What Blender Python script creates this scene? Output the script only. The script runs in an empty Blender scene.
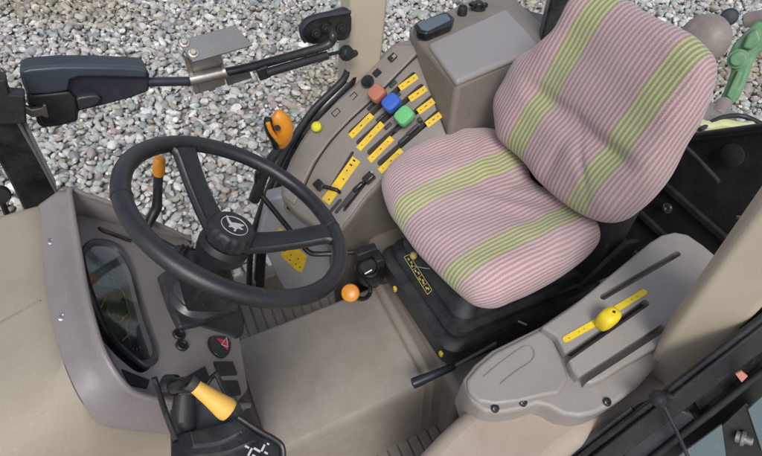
import bpy, bmesh, math, random
import numpy as np
from mathutils import Vector as V, Matrix

random.seed(7); rng = np.random.default_rng(11)
S = bpy.context.scene
COL = S.collection

# ------------------------------------------------------------------ camera
PITCH, YAW, FPX = math.radians(50), math.radians(25), 530.0
CAM = V((0, 0, 1.42))
_h = V((math.sin(YAW), math.cos(YAW), 0)); Z = V((0, 0, 1))
FWD = _h * math.cos(PITCH) - Z * math.sin(PITCH)
RGT = V((math.cos(YAW), -math.sin(YAW), 0))
UPV = _h * math.sin(PITCH) + Z * math.cos(PITCH)
cd = bpy.data.cameras.new('camera'); cam = bpy.data.objects.new('camera', cd); COL.objects.link(cam)
cd.sensor_width = 36; cd.sensor_fit = 'HORIZONTAL'; cd.lens = FPX / 762 * 36
cd.clip_start = 0.02; cd.clip_end = 500
cam.matrix_world = Matrix(((RGT.x, UPV.x, -FWD.x, CAM.x), (RGT.y, UPV.y, -FWD.y, CAM.y), (RGT.z, UPV.z, -FWD.z, CAM.z), (0, 0, 0, 1)))
S.camera = cam

def ray(px, py): return FWD + RGT * ((px - 381) / FPX) - UPV * ((py - 228) / FPX)
def az(px, py, z): d = ray(px, py); return CAM + d * ((z - CAM.z) / d.z)      # measured point on a level at height z
def ay(px, py, y): d = ray(px, py); return CAM + d * (y / d.y)
def ax(px, py, x): d = ray(px, py); return CAM + d * (x / d.x)
def on(px, py, p0, n): d = ray(px, py); return CAM + d * ((p0 - CAM).dot(n) / d.dot(n))

# ------------------------------------------------------------------ materials
MATS = {}
def nt(name):
    m = bpy.data.materials.new(name); m.use_nodes = True
    t = m.node_tree; b = t.nodes['Principled BSDF']; return m, t, b
def node(t, typ, **kw):
    n = t.nodes.new(typ)
    for k, v in kw.items():
        if hasattr(n, k): setattr(n, k, v)
    return n
def rgb(c): return (c[0], c[1], c[2], 1)
def plastic(name, col, rough=.5, grain=900, bump=.12, dirt=.25, dirtcol=None, metal=0, spec=.5, scale=9, streak=0, coat=0):
    """moulded plastic / painted metal: fine grain bump, cloudy dirt, scuffs in the gloss"""
    m, t, b = nt(name); L = t.links
    tc = node(t, 'ShaderNodeTexCoord')
    n1 = node(t, 'ShaderNodeTexNoise'); n1.inputs['Scale'].default_value = scale; n1.inputs['Detail'].default_value = 9; n1.inputs['Roughness'].default_value = .65
    L.new(tc.outputs['Object'], n1.inputs['Vector'])
    cr = node(t, 'ShaderNodeValToRGB'); cr.color_ramp.elements[0].position = .40; cr.color_ramp.elements[1].position = .66
    L.new(n1.outputs['Fac'], cr.inputs['Fac'])
    mx = node(t, 'ShaderNodeMix', data_type='RGBA'); mx.inputs['A'].default_value = rgb(col)
    dc = dirtcol or tuple(c * .72 + .03 for c in col)
    mx.inputs['B'].default_value = rgb(dc)
    ma = node(t, 'ShaderNodeMath', operation='MULTIPLY'); ma.inputs[1].default_value = min(1, dirt * 1.5)
    L.new(cr.outputs['Color'], ma.inputs[0]); L.new(ma.outputs[0], mx.inputs['Factor'])
    n3 = node(t, 'ShaderNodeTexNoise'); n3.inputs['Scale'].default_value = 160; n3.inputs['Detail'].default_value = 3
    L.new(tc.outputs['Object'], n3.inputs['Vector'])
    cr3 = node(t, 'ShaderNodeValToRGB'); cr3.color_ramp.elements[0].position = .61; cr3.color_ramp.elements[1].position = .72
    L.new(n3.outputs['Fac'], cr3.inputs['Fac'])
    mx2 = node(t, 'ShaderNodeMix', data_type='RGBA'); mx2.inputs['B'].default_value = rgb(tuple(min(1, c * 1.25 + .06) for c in col))
    ma3 = node(t, 'ShaderNodeMath', operation='MULTIPLY'); ma3.inputs[1].default_value = dirt * .5
    L.new(cr3.outputs['Color'], ma3.inputs[0]); L.new(ma3.outputs[0], mx2.inputs['Factor'])
    mp = node(t, 'ShaderNodeMapping'); mp.inputs['Rotation'].default_value = (.4, .7, .9); mp.inputs['Scale'].default_value = (260, 14, 40); L.new(tc.outputs['Object'], mp.inputs['Vector'])
    n4 = node(t, 'ShaderNodeTexNoise'); n4.inputs['Scale'].default_value = 1; n4.inputs['Detail'].default_value = 2; L.new(mp.outputs['Vector'], n4.inputs['Vector'])
    c4 = node(t, 'ShaderNodeValToRGB'); c4.color_ramp.elements[0].position = .69; c4.color_ramp.elements[1].position = .76; L.new(n4.outputs['Fac'], c4.inputs['Fac'])
    m4 = node(t, 'ShaderNodeMath', operation='MULTIPLY'); m4.inputs[1].default_value = min(.5, dirt); L.new(c4.outputs['Color'], m4.inputs[0])
    mx4 = node(t, 'ShaderNodeMix', data_type='RGBA'); mx4.inputs['B'].default_value = rgb(tuple(min(1, c * 1.2 + .07) for c in col)); L.new(m4.outputs[0], mx4.inputs['Factor'])
    L.new(mx.outputs['Result'], mx2.inputs['A']); L.new(mx2.outputs['Result'], mx4.inputs['A']); L.new(mx4.outputs['Result'], b.inputs['Base Color'])
    mr = node(t, 'ShaderNodeMapRange'); mr.inputs['To Min'].default_value = max(.05, rough - .1); mr.inputs['To Max'].default_value = min(1, rough + .18)
    L.new(n1.outputs['Fac'], mr.inputs['Value']); L.new(mr.outputs['Result'], b.inputs['Roughness'])
    n2 = node(t, 'ShaderNodeTexNoise'); n2.inputs['Scale'].default_value = grain; n2.inputs['Detail'].default_value = 2
    L.new(tc.outputs['Object'], n2.inputs['Vector'])
    bp = node(t, 'ShaderNodeBump'); bp.inputs['Strength'].default_value = min(1, bump * 1.8); bp.inputs['Distance'].default_value = .002
    L.new(n2.outputs['Fac'], bp.inputs['Height']); L.new(bp.outputs['Normal'], b.inputs['Normal'])
    b.inputs['Metallic'].default_value = metal; b.inputs['Specular IOR Level'].default_value = spec
    b.inputs['Coat Weight'].default_value = coat; b.inputs['Coat Roughness'].default_value = .25
    MATS[name] = m; return m

plastic('cowl_plastic', (.325, .285, .222), .5, dirt=.45, dirtcol=(.27, .225, .17), scale=4)
plastic('dash_plastic', (.235, .208, .202), .36, dirt=.35, dirtcol=(.16, .14, .135), scale=6)
plastic('console_plastic', (.222, .196, .168), .42, dirt=.4, dirtcol=(.165, .135, .112), scale=7)
plastic('lid_plastic', (.275, .258, .25), .38, dirt=.35, dirtcol=(.27, .25, .25), scale=5)
plastic('fender_plastic', (.285, .264, .242), .36, dirt=.45, dirtcol=(.24, .205, .18), scale=6)
plastic('beige_panel', (.42, .352, .29), .5, dirt=.5, dirtcol=(.33, .255, .2), scale=5)
plastic('pillar_paint', (.47, .41, .315), .42, dirt=.3, dirtcol=(.33, .28, .2), scale=4, grain=300, bump=.05)
plastic('mat_rubber', (.22, .195, .172), .7, dirt=.6, dirtcol=(.30, .27, .23), scale=12, bump=.25)
plastic('tunnel_mat', (.295, .258, .218), .45, dirt=.42, dirtcol=(.235, .198, .162), scale=16, bump=.3, grain=500)
plastic('black_plastic', (.012, .0125, .014), .42, dirt=.5, dirtcol=(.032, .032, .031), scale=14)
plastic('wheel_rubber', (.012, .013, .0155), .30, dirt=.4, dirtcol=(.028, .028, .029), scale=12, spec=.55)
plastic('bellows_plastic', (.014, .016, .020), .38, dirt=.6, dirtcol=(.05, .048, .046), scale=13)
plastic('gloss_black', (.007, .007, .008), .22, dirt=.5, dirtcol=(.04, .04, .04), scale=14, bump=.03)
plastic('column_plastic', (.026, .028, .032), .3, dirt=.4, dirtcol=(.08, .08, .08), scale=12, bump=.06)
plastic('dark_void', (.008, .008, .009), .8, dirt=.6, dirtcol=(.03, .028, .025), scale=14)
plastic('housing_plastic', (.018, .022, .030), .35, dirt=.35, dirtcol=(.06, .065, .075), scale=9, bump=.06)
plastic('tray_pad', (.10, .125, .155), .3, dirt=.3, scale=9, bump=.05)
plastic('brown_rubber', (.045, .036, .03), .5, dirt=.4, scale=14)
plastic('hose_yellow', (.50, .50, .20), .5, dirt=.7, dirtcol=(.5, .5, .42), scale=20)
plastic('kick_plastic', (.31, .31, .325), .4, dirt=.4, scale=9)
plastic('housing_skylit', (.040, .052, .068), .32, dirt=.4, dirtcol=(.06, .07, .085), scale=9, bump=.05)  # housing plastic made paler and bluer: sky light on its top painted in
plastic('steel', (.42, .40, .37), .38, dirt=.6, dirtcol=(.26, .2, .15), scale=18, metal=.85, grain=300, bump=.08)
plastic('plate_steel', (.17, .18, .185), .55, dirt=.6, dirtcol=(.18, .165, .15), scale=20, metal=.5, grain=300)
plastic('bright_steel', (.6, .6, .6), .25, dirt=.3, scale=20, metal=1, grain=300, bump=.03)
plastic('orange_knob', (.72, .27, .018), .36, dirt=.35, dirtcol=(.55, .22, .03), scale=18, bump=.03, coat=.2)
plastic('yellow_handle', (.80, .47, .09), .45, dirt=.35, dirtcol=(.66, .38, .08), scale=18, bump=.08)
plastic('yellow_plastic', (.80, .60, .02), .36, dirt=.35, dirtcol=(.6, .42, .04), scale=25, bump=.05)
plastic('yellow_decal', (.78, .52, .03), .4, dirt=.5, dirtcol=(.5, .31, .06), scale=35, bump=.02)
plastic('lime_knob', (.66, .64, .03), .38, dirt=.3, scale=25)
plastic('salmon_knob', (.42, .145, .095), .5, dirt=.4, dirtcol=(.3, .12, .09), scale=30)
plastic('blue_knob', (.025, .105, .46), .4, dirt=.4, dirtcol=(.04, .09, .3), scale=30)
plastic('green_knob', (.13, .46, .17), .45, dirt=.4, dirtcol=(.1, .33, .13), scale=30)
plastic('white_print', (.52, .52, .52), .5, dirt=.3, scale=40, bump=.02)
plastic('sticker_print', (.50, .42, .12), .5, dirt=.5, scale=40, bump=.02)
plastic('red_print', (.45, .03, .03), .35, dirt=.3, scale=40)
plastic('pink_reflector', (.55, .22, .17), .4, dirt=.3, scale=40)
plastic('tractor_green', (.10, .24, .11), .45, dirt=.35, dirtcol=(.26, .33, .24), scale=30, grain=200)
plastic('brown_lens', (.25, .215, .19), .45, dirt=.6, dirtcol=(.18, .15, .13), scale=14, grain=200)
plastic('teal_panel', (.11, .15, .155), .3, dirt=.5, dirtcol=(.13, .16, .165), scale=8, grain=200, bump=.05)
plastic('dial_face_reflected_grey', (.20, .215, .20), .5, dirt=.4, dirtcol=(.12, .13, .12), scale=40)
plastic('dial_face_green', (.085, .105, .04), .5, dirt=.5, dirtcol=(.04, .05, .03), scale=40)
plastic('dial_face_dark', (.02, .022, .02), .5)
plastic('needle_orange', (.8, .22, .04), .4)
plastic('dial_green', (.32, .42, .06), .5, dirt=.1)
plastic('dial_grey', (.03, .034, .028), .6, dirt=.3, scale=60)

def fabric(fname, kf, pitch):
    m, t, b = nt(fname); L = t.links
    uv = node(t, 'ShaderNodeUVMap'); sp = node(t, 'ShaderNodeSeparateXYZ'); L.new(uv.outputs['UV'], sp.inputs[0])
    def M(op, a, bb=None, c=None):
        n = node(t, 'ShaderNodeMath', operation=op)
        for i, x in enumerate((a, bb, c)):
            if x is None: continue
            if isinstance(x, (int, float)): n.inputs[i].default_value = x
            else: L.new(x, n.inputs[i])
        return n.outputs[0]
    wob = node(t, 'ShaderNodeTexNoise'); wob.inputs['Scale'].default_value = 9; wob.inputs['Detail'].default_value = 6; L.new(uv.outputs['UV'], wob.inputs['Vector'])
    a = M('ADD', sp.outputs['X'], M('MULTIPLY', M('SUBTRACT', wob.outputs['Fac'], .5), .006))
    ph = M('MULTIPLY', a, 2 * math.pi / pitch)
    s = M('MULTIPLY_ADD', M('SINE', ph), .5, .5)
    mr = node(t, 'ShaderNodeMapRange', interpolation_type='SMOOTHSTEP'); mr.inputs['From Min'].default_value = .30; mr.inputs['From Max'].default_value = .78
    L.new(s, mr.inputs['Value']); st = mr.outputs['Result']
    ab = M('ABSOLUTE', a)
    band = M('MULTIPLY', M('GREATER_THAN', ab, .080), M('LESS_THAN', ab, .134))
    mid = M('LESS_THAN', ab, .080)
    big = node(t, 'ShaderNodeTexNoise'); big.inputs['Scale'].default_value = 5; big.inputs['Detail'].default_value = 6; L.new(uv.outputs['UV'], big.inputs['Vector'])
    def mix(f, A, B):
        n = node(t, 'ShaderNodeMix', data_type='RGBA')
        for nm, x in (('Factor', f), ('A', A), ('B', B)):
            if isinstance(x, tuple): n.inputs[nm].default_value = rgb(tuple(q_ * kf for q_ in x))
            elif isinstance(x, (int, float)): n.inputs[nm].default_value = x
            else: L.new(x, n.inputs[nm])
        return n.outputs['Result']
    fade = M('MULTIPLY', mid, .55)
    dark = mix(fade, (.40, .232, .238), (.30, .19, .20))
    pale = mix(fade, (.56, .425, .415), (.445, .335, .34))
    pink = mix(st, dark, pale)
    grn = mix(st, (.29, .235, .17), (.44, .54, .17))
    c = mix(band, pink, grn)
    worn = M('MULTIPLY', M('SUBTRACT', big.outputs['Fac'], .25), .75)
    c = mix(worn, c, (.50, .40, .385))
    fine = node(t, 'ShaderNodeTexNoise'); fine.inputs['Scale'].default_value = 420; fine.inputs['Detail'].default_value = 2; L.new(uv.outputs['UV'], fine.inputs['Vector'])
    hv = node(t, 'ShaderNodeHueSaturation'); L.new(c, hv.inputs['Color'])
    L.new(M('MULTIPLY_ADD', fine.outputs['Fac'], .9, .55), hv.inputs['Value'])
    L.new(hv.outputs['Color'], b.inputs['Base Color'])
    b.inputs['Roughness'].default_value = .92; b.inputs['Specular IOR Level'].default_value = .2
    b.inputs['Sheen Weight'].default_value = .25; b.inputs['Sheen Roughness'].default_value = .5
    hgt = M('ADD', M('MULTIPLY', s, .6), M('MULTIPLY', fine.outputs['Fac'], .8))
    bp = node(t, 'ShaderNodeBump'); bp.inputs['Strength'].default_value = .55; bp.inputs['Distance'].default_value = .003
    L.new(hgt, bp.inputs['Height']); L.new(bp.outputs['Normal'], b.inputs['Normal'])
    MATS[fname] = m
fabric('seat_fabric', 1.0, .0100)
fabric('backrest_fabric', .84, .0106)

def glass():
    m = bpy.data.materials.new('instrument_glass'); m.use_nodes = True; t = m.node_tree; t.nodes.clear(); L = t.links
    o = node(t, 'ShaderNodeOutputMaterial'); mx = node(t, 'ShaderNodeMixShader'); tr = node(t, 'ShaderNodeBsdfTransparent'); gl = node(t, 'ShaderNodeBsdfGlossy')
    tr.inputs['Color'].default_value = (.8, .84, .82, 1); gl.inputs['Roughness'].default_value = .03
    lw = node(t, 'ShaderNodeLayerWeight'); lw.inputs['Blend'].default_value = .35; fr = node(t, 'ShaderNodeMapRange'); fr.inputs['To Min'].default_value = .02; fr.inputs['To Max'].default_value = .26; L.new(lw.outputs['Facing'], fr.inputs['Value'])
    tcg = node(t, 'ShaderNodeTexCoord'); ng = node(t, 'ShaderNodeTexNoise'); ng.inputs['Scale'].default_value = 30; L.new(tcg.outputs['Object'], ng.inputs['Vector'])
    mrg = node(t, 'ShaderNodeMapRange'); mrg.inputs['To Min'].default_value = .02; mrg.inputs['To Max'].default_value = .12; L.new(ng.outputs['Fac'], mrg.inputs['Value']); L.new(mrg.outputs['Result'], gl.inputs['Roughness'])
    L.new(fr.outputs[0], mx.inputs[0]); L.new(tr.outputs[0], mx.inputs[1]); L.new(gl.outputs[0], mx.inputs[2]); L.new(mx.outputs[0], o.inputs[0])
    MATS['instrument_glass'] = m
glass()

# ------------------------------------------------------------------ mesh helpers
ABS = {}
class MB:
    def __init__(s): s.v = []; s.f = []; s.uv = None
    def add(s, vs, fs):
        k = len(s.v); s.v += [V(p) for p in vs]; s.f += [tuple(i + k for i in f) for f in fs]; return s
    def prism(s, poly, d, taper=1.0):
        poly = [V(p) for p in poly]; n = len(poly); d = V(d); c = sum(poly, V()) / n
        low = [c + (p - c) * taper + d for p in poly]
        nn = V()
        for i in range(n): nn += (poly[i] - c).cross(poly[(i + 1) % n] - c)
        vs = poly + low
        fs = [tuple(range(n)), tuple(range(2 * n - 1, n - 1, -1))]
        for i in range(n): fs.append((i, i + n, (i + 1) % n + n, (i + 1) % n))
        if nn.dot(d) > 0: fs = [tuple(reversed(f)) for f in fs]
        return s.add(vs, fs)
    def box(s, c, a, b, h):
        c, a, b, h = V(c), V(a), V(b), V(h)
        return s.prism([c - a - b + h, c + a - b + h, c + a + b + h, c - a + b + h], -2 * h)
    def tube(s, pts, r, n=14, cap=True, up=None):
        pts = [V(p) for p in pts]; rs = r if isinstance(r, (list, tuple)) else [r] * len(pts)
        m = len(pts); vs = []; fs = []
        t0 = (pts[1] - pts[0]).normalized(); a = t0.orthogonal().normalized() if up is None else V(up)
        for i, p in enumerate(pts):
            t = ((pts[min(i + 1, m - 1)] - p).normalized() + (p - pts[max(i - 1, 0)]).normalized())
            t = t.normalized() if t.length > 1e-6 else t0
            a = (a - t * a.dot(t)).normalized(); b = t.cross(a)
            for k in range(n):
                g = 2 * math.pi * k / n; vs.append(p + (a * math.cos(g) + b * math.sin(g)) * rs[i])
        for i in range(m - 1):
            for k in range(n): fs.append((i * n + k, i * n + (k + 1) % n, (i + 1) * n + (k + 1) % n, (i + 1) * n + k))
        if cap: fs += [tuple(range(n - 1, -1, -1)), tuple(range((m - 1) * n, m * n))]
        return s.add(vs, fs)
    def lathe(s, prof, p, axis, n=32, sx=1, ref=None):
        """prof: (radius, height along axis)"""
        p = V(p); ax_ = V(axis).normalized()
        a = V(ref) if ref is not None else ax_.orthogonal(); a = (a - ax_ * a.dot(ax_)).normalized(); b = ax_.cross(a); vs = []; fs = []
        for r, h in prof:
            for k in range(n):
                g = 2 * math.pi * k / n; vs.append(p + ax_ * h + (a * math.cos(g) * sx + b * math.sin(g)) * max(r, 1e-5))
        m = len(prof)
        for i in range(m - 1):
            for k in range(n): fs.append((i * n + k, i * n + (k + 1) % n, (i + 1) * n + (k + 1) % n, (i + 1) * n + k))
        if prof[0][0] > 1e-4: fs.append(tuple(range(n - 1, -1, -1)))
        if prof[-1][0] > 1e-4: fs.append(tuple(range((m - 1) * n, m * n)))
        return s.add(vs, fs)
    def grid(s, rows, flip=False):
        n = len(rows[0]); vs = [p for r in rows for p in r]; fs = []
        for i in range(len(rows) - 1):
            for j in range(n - 1):
                f = (i * n + j, i * n + j + 1, (i + 1) * n + j + 1, (i + 1) * n + j); fs.append(tuple(reversed(f)) if flip else f)
        return s.add(vs, fs)
    def build(s, name, mat, parent=None, bevel=0, seg=3, sub=0, ang=35, cut=None, solid=0, flat=False):
        lo = V((min(p.x for p in s.v), min(p.y for p in s.v), min(p.z for p in s.v))); hi = V((max(p.x for p in s.v), max(p.y for p in s.v), max(p.z for p in s.v)))
        o0 = V(((lo.x + hi.x) / 2, (lo.y + hi.y) / 2, lo.z))
        me = bpy.data.meshes.new(name); me.from_pydata([tuple(p - o0) for p in s.v], [], s.f); me.update()
        bm = bmesh.new(); bm.from_mesh(me)
        if cut != 'raw': bmesh.ops.recalc_face_normals(bm, faces=bm.faces)
        bm.to_mesh(me); bm.free()
        if s.uv is not None:
            l = me.uv_layers.new(name='UVMap')
            for li, loop in enumerate(me.loops): l.data[li].uv = s.uv[loop.vertex_index]
        me.materials.append(MATS[mat] if isinstance(mat, str) else mat)
        o = bpy.data.objects.new(name, me); COL.objects.link(o)
        ABS[o.name] = o0
        if parent is not None: o.parent = parent; o.location = o0 - ABS[parent.name]
        else: o.location = o0
        if solid: md = o.modifiers.new('solid', 'SOLIDIFY'); md.thickness = solid; md.offset = -1
        if bevel: md = o.modifiers.new('bevel', 'BEVEL'); md.width = bevel; md.segments = seg; md.limit_method = 'ANGLE'; md.angle_limit = math.radians(30)
        if sub: md = o.modifiers.new('sub', 'SUBSURF'); md.levels = sub; md.render_levels = sub
        if isinstance(cut, MB):
            cm = bpy.data.meshes.new('cutter'); cm.from_pydata([tuple(p) for p in cut.v], [], cut.f); cm.update()
            bm = bmesh.new(); bm.from_mesh(cm); bmesh.ops.recalc_face_normals(bm, faces=bm.faces); bm.to_mesh(cm); bm.free()
            co = bpy.data.objects.new('cutter', cm); COL.objects.link(co)
            md = o.modifiers.new('cut', 'BOOLEAN'); md.object = co; md.operation = 'DIFFERENCE'; md.solver = 'EXACT'
            bpy.context.view_layer.update()
            dg = bpy.context.evaluated_depsgraph_get()
            nm = bpy.data.meshes.new_from_object(o.evaluated_get(dg)); o.modifiers.clear(); nm.name = name; o.data = nm
            bpy.data.objects.remove(co); bpy.data.meshes.remove(cm); me = nm
            if not me.materials: me.materials.append(MATS[mat])
            for p in me.polygons: p.material_index = 0
        if not flat:
            for p in me.polygons: p.use_smooth = True
            me.set_sharp_from_angle(angle=math.radians(ang))
        return o

def thing(name, loc, label, cat, group=None):
    o = bpy.data.objects.new(name, None); COL.objects.link(o); o.empty_display_size = .05
    o.location = loc; ABS[o.name] = V(loc); o['label'] = label; o['category'] = cat
    if group: o['group'] = group
    return o
def tag(o, label, cat, group=None):
    o['label'] = label; o['category'] = cat
    if group: o['group'] = group
    return o
def lab(o, label): o['label'] = label; return o
def smooth(pts, k=6, closed=False):
    pts = [V(p) for p in pts]; n = len(pts); out = []
    rngi = range(n) if closed else range(n - 1)
    for i in rngi:
        if closed: p0, p1, p2, p3 = pts[i - 1], pts[i], pts[(i + 1) % n], pts[(i + 2) % n]
        else: p0, p1, p2, p3 = pts[max(i - 1, 0)], pts[i], pts[i + 1], pts[min(i + 2, n - 1)]
        for j in range(k):
            t = j / k
            out.append(.5 * ((2 * p1) + (p2 - p0) * t + (2 * p0 - 5 * p1 + 4 * p2 - p3) * t * t + (3 * p1 - p0 - 3 * p2 + p3) * t ** 3))
    if not closed: out.append(pts[-1])
    return out
def stadium(p, q, w, n=8):
    """rounded slot outline between p and q; returns function of plane normal"""
    p, q = V(p), V(q); d = (q - p).normalized()
    def mk(nrm):
        s_ = V(nrm).cross(d).normalized(); out = []
        for i in range(n + 1):
            g = -math.pi / 2 + math.pi * i / n; out.append(q + (d * math.cos(g) + s_ * math.sin(g)) * w)
        for i in range(n + 1):
            g = math.pi / 2 + math.pi * i / n; out.append(p + (d * math.cos(g) + s_ * math.sin(g)) * w)
        return out
    return mk
def bolt(name, p, n, r, h, mat, parent):
    b = MB(); b.lathe([(r * 1.5, 0), (r * 1.5, h * .25), (r, h * .3)], p, n, 20); b.lathe([(r, h * .3), (r, h * .9), (r * .85, h)], p, n, 6)
    return b.build(name, mat, parent, ang=30)
def screw(name, p, n, r, mat, parent):
    b = MB(); b.lathe([(r * 1.3, 0), (r * 1.3, r * .25), (r * .95, r * .55), (r * .5, r * .6), (r * .45, r * .25), (0, r * .25)], p, n, 20)
    return b.build(name, mat, parent, ang=40)

# ------------------------------------------------------------------ ground and gravel
GZ = -1.0
g = MB(); N = 60
rows = [[V((-60 + 120 * j / N, -20 + 120 * i / N, GZ - .03)) for j in range(N + 1)] for i in range(N + 1)]
g.grid(rows)
m, t, b = nt('ground_soil')
tc = node(t, 'ShaderNodeTexCoord'); vo = node(t, 'ShaderNodeTexVoronoi'); vo.inputs['Scale'].default_value = 14; t.links.new(tc.outputs['Object'], vo.inputs['Vector'])
cr = node(t, 'ShaderNodeValToRGB'); e = cr.color_ramp.elements; e[0].color = (.17, .16, .14, 1); e[1].color = (.36, .34, .31, 1)
t.links.new(vo.outputs['Color'], cr.inputs['Fac']); t.links.new(cr.outputs['Color'], b.inputs['Base Color']); b.inputs['Roughness'].default_value = .9
bp = node(t, 'ShaderNodeBump'); bp.inputs['Distance'].default_value = .03; t.links.new(vo.outputs['Distance'], bp.inputs['Height']); bp.invert = True; t.links.new(bp.outputs['Normal'], b.inputs['Normal'])
MATS['ground_soil'] = m
gr = g.build('ground', 'ground_soil'); gr['kind'] = 'structure'

def gravel():
    protos = []
    for k in range(10):
        bm = bmesh.new(); bmesh.ops.create_icosphere(bm, subdivisions=3 if k < 0 else 2, radius=1)
        v = np.array([p.co[:] for p in bm.verts]); f = np.array([[q.index for q in fc.verts] for fc in bm.faces]); bm.free()
        # facet with a few random cutting planes: broken pebbles
        for c in range(7):
            n = rng.normal(size=3); n /= np.linalg.norm(n); d = rng.uniform(.55, .85)
            s_ = v @ n; over = np.clip(s_ - d, 0, None); v = v - np.outer(over * .9, n)
        v += rng.normal(size=v.shape) * .03
        protos.append((v, f))
    pts = []
    def scatter(x0, x1, y0, y1, s, zlo, zhi, smin, smax):
        nx, ny = int((x1 - x0) / s), int((y1 - y0) / s)
        gx, gy = np.meshgrid(np.arange(nx), np.arange(ny)); gx = gx.ravel(); gy = gy.ravel()
        x = x0 + (gx + rng.uniform(0, 1, gx.size)) * s; y = y0 + (gy + rng.uniform(0, 1, gx.size)) * s
        keep = np.ones(x.size, bool)
        # only what this place can show: ahead of the cab to the right and behind
        keep &= (y > .75) | (x > .9)
        return np.stack([x, y, rng.uniform(zlo, zhi, x.size), rng.uniform(smin, smax, x.size)], 1)[keep]
    A = scatter(-2.6, 6.0, 0.4, 7.5, .040, GZ - .020, GZ + .006, .015, .029)
    B = scatter(-2.6, 6.0, 0.4, 7.5, .084, GZ - .014, GZ + .016, .022, .046)
    pts = np.concatenate([A, B])
    # visible cone only (generous margin)
    P = pts[:, :3] - np.array(CAM); dep = P @ np.array(FWD); u = (P @ np.array(RGT)) / dep * FPX; w = (P @ np.array(UPV)) / dep * FPX
    pts = pts[(np.abs(u) < 640) & (w > -330) & (w < 420) & (dep > .3)]
    VS, FS, CS = [], [], []; off = 0
    pal = np.array([(.42, .412, .385), (.33, .325, .31), (.53, .52, .49), (.46, .45, .42), (.24, .245, .245), (.38, .33, .285), (.34, .35, .34), (.64, .63, .60), (.30, .27, .235), (.34, .265, .235)])
    pw = np.array([.2, .15, .15, .17, .07, .06, .09, .06, .04, .01])
    kind = rng.choice(len(pal), len(pts), p=pw / pw.sum())
    for k, (v, f) in enumerate(protos):
        idx = np.where(np.arange(len(pts)) % len(protos) == k)[0]
        n = len(idx)
        sc = pts[idx, 3][:, None] * np.stack([rng.uniform(.9, 1.5, n), rng.uniform(.7, 1.0, n), rng.uniform(.5, .8, n)], 1)
        q = rng.normal(size=(n, 4)) * np.array([1, .28, .28, 1]); q /= np.linalg.norm(q, axis=1)[:, None]
        w_, x, y, z = q.T
        Rm = np.stack([1 - 2 * (y * y + z * z), 2 * (x * y - z * w_), 2 * (x * z + y * w_), 2 * (x * y + z * w_), 1 - 2 * (x * x + z * z), 2 * (y * z - x * w_), 2 * (x * z - y * w_), 2 * (y * z + x * w_), 1 - 2 * (x * x + y * y)], 1).reshape(n, 3, 3)
        vv = np.einsum('nij,nkj->nki', Rm, v[None] * sc[:, None, :]) + pts[idx, None, :3]
        VS.append(vv.reshape(-1, 3)); FS.append((f[None] + (np.arange(n) * len(v))[:, None, None] + off).reshape(-1, 3)); off += n * len(v)
        patch = np.sin(pts[idx, 0] * 1.7 + 1.3 * np.sin(pts[idx, 1] * 1.1)) * np.sin(pts[idx, 1] * 2.1 + pts[idx, 0] * .8); soil = np.clip((patch - .45) * 2, 0, 1)[:, None]
        c = pal[kind[idx]] * rng.uniform(.78, 1.18, (n, 1)) * (1 - soil * np.array([.18, .24, .36])) + rng.normal(size=(n, 3)) * .012
        CS.append(np.repeat(np.clip(c, .03, .85), len(v), 0))
    VS = np.concatenate(VS); FS = np.concatenate(FS); CS = np.concatenate(CS)
    me = bpy.data.meshes.new('gravel'); me.vertices.add(len(VS)); me.vertices.foreach_set('co', VS.astype(np.float32).ravel())
    me.loops.add(FS.size); me.loops.foreach_set('vertex_index', FS.astype(np.int32).ravel())
    me.polygons.add(len(FS)); me.polygons.foreach_set('loop_start', np.arange(0, FS.size, 3, dtype=np.int32))
    me.update(calc_edges=True); me.validate()
    at = me.color_attributes.new('tint', 'FLOAT_COLOR', 'POINT'); at.data.foreach_set('color', np.concatenate([CS, np.ones((len(CS), 1))], 1).astype(np.float32).ravel())
    me.polygons.foreach_set('use_smooth', np.ones(len(FS), bool)); me.set_sharp_from_angle(angle=math.radians(40))
    m, t, b = nt('gravel_stone'); L = t.links
    a = node(t, 'ShaderNodeAttribute'); a.attribute_name = 'tint'; tc = node(t, 'ShaderNodeTexCoord')
    n1 = node(t, 'ShaderNodeTexNoise'); n1.inputs['Scale'].default_value = 55; n1.inputs['Detail'].default_value = 8; L.new(tc.outputs['Object'], n1.inputs['Vector'])
    hv = node(t, 'ShaderNodeHueSaturation'); L.new(a.outputs['Color'], hv.inputs['Color'])
    mr = node(t, 'ShaderNodeMapRange'); mr.inputs['To Min'].default_value = .6; mr.inputs['To Max'].default_value = 1.4; L.new(n1.outputs['Fac'], mr.inputs['Value']); L.new(mr.outputs['Result'], hv.inputs['Value'])
    L.new(hv.outputs['Color'], b.inputs['Base Color']); b.inputs['Roughness'].default_value = .75
    bp = node(t, 'ShaderNodeBump'); bp.inputs['Strength'].default_value = .5; bp.inputs['Distance'].default_value = .006; L.new(n1.outputs['Fac'], bp.inputs['Height']); L.new(bp.outputs['Normal'], b.inputs['Normal'])
    me.materials.append(m)
    o = bpy.data.objects.new('gravel', me); COL.objects.link(o); o['kind'] = 'stuff'
    o['label'] = 'loose pale grey and beige gravel covering the yard'
    print('gravel stones', len(pts))
gravel()

# ------------------------------------------------------------------ cab shell
cab = thing('tractor_cab', (.3, .64, -.25), 'beige tractor cab shell with ribbed floor, centre hump and door pillars', 'tractor cab')
# floor with lateral ribs
fl = MB(); fl.box((.2, .62, -.225), (.75, 0, 0), (0, .52, 0), (0, 0, .023))
for i in range(24):
    x = -.28 + i * .033
    fl.box((x, .34, -.200), (.0140, 0, 0), (0, .13, 0), (0, 0, .0035)); fl.box((x, .965, -.200), (.0140, 0, 0), (0, .15, 0), (0, 0, .0035))
fl.build('floor_mat', 'mat_rubber', cab, bevel=.003, seg=2)
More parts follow.
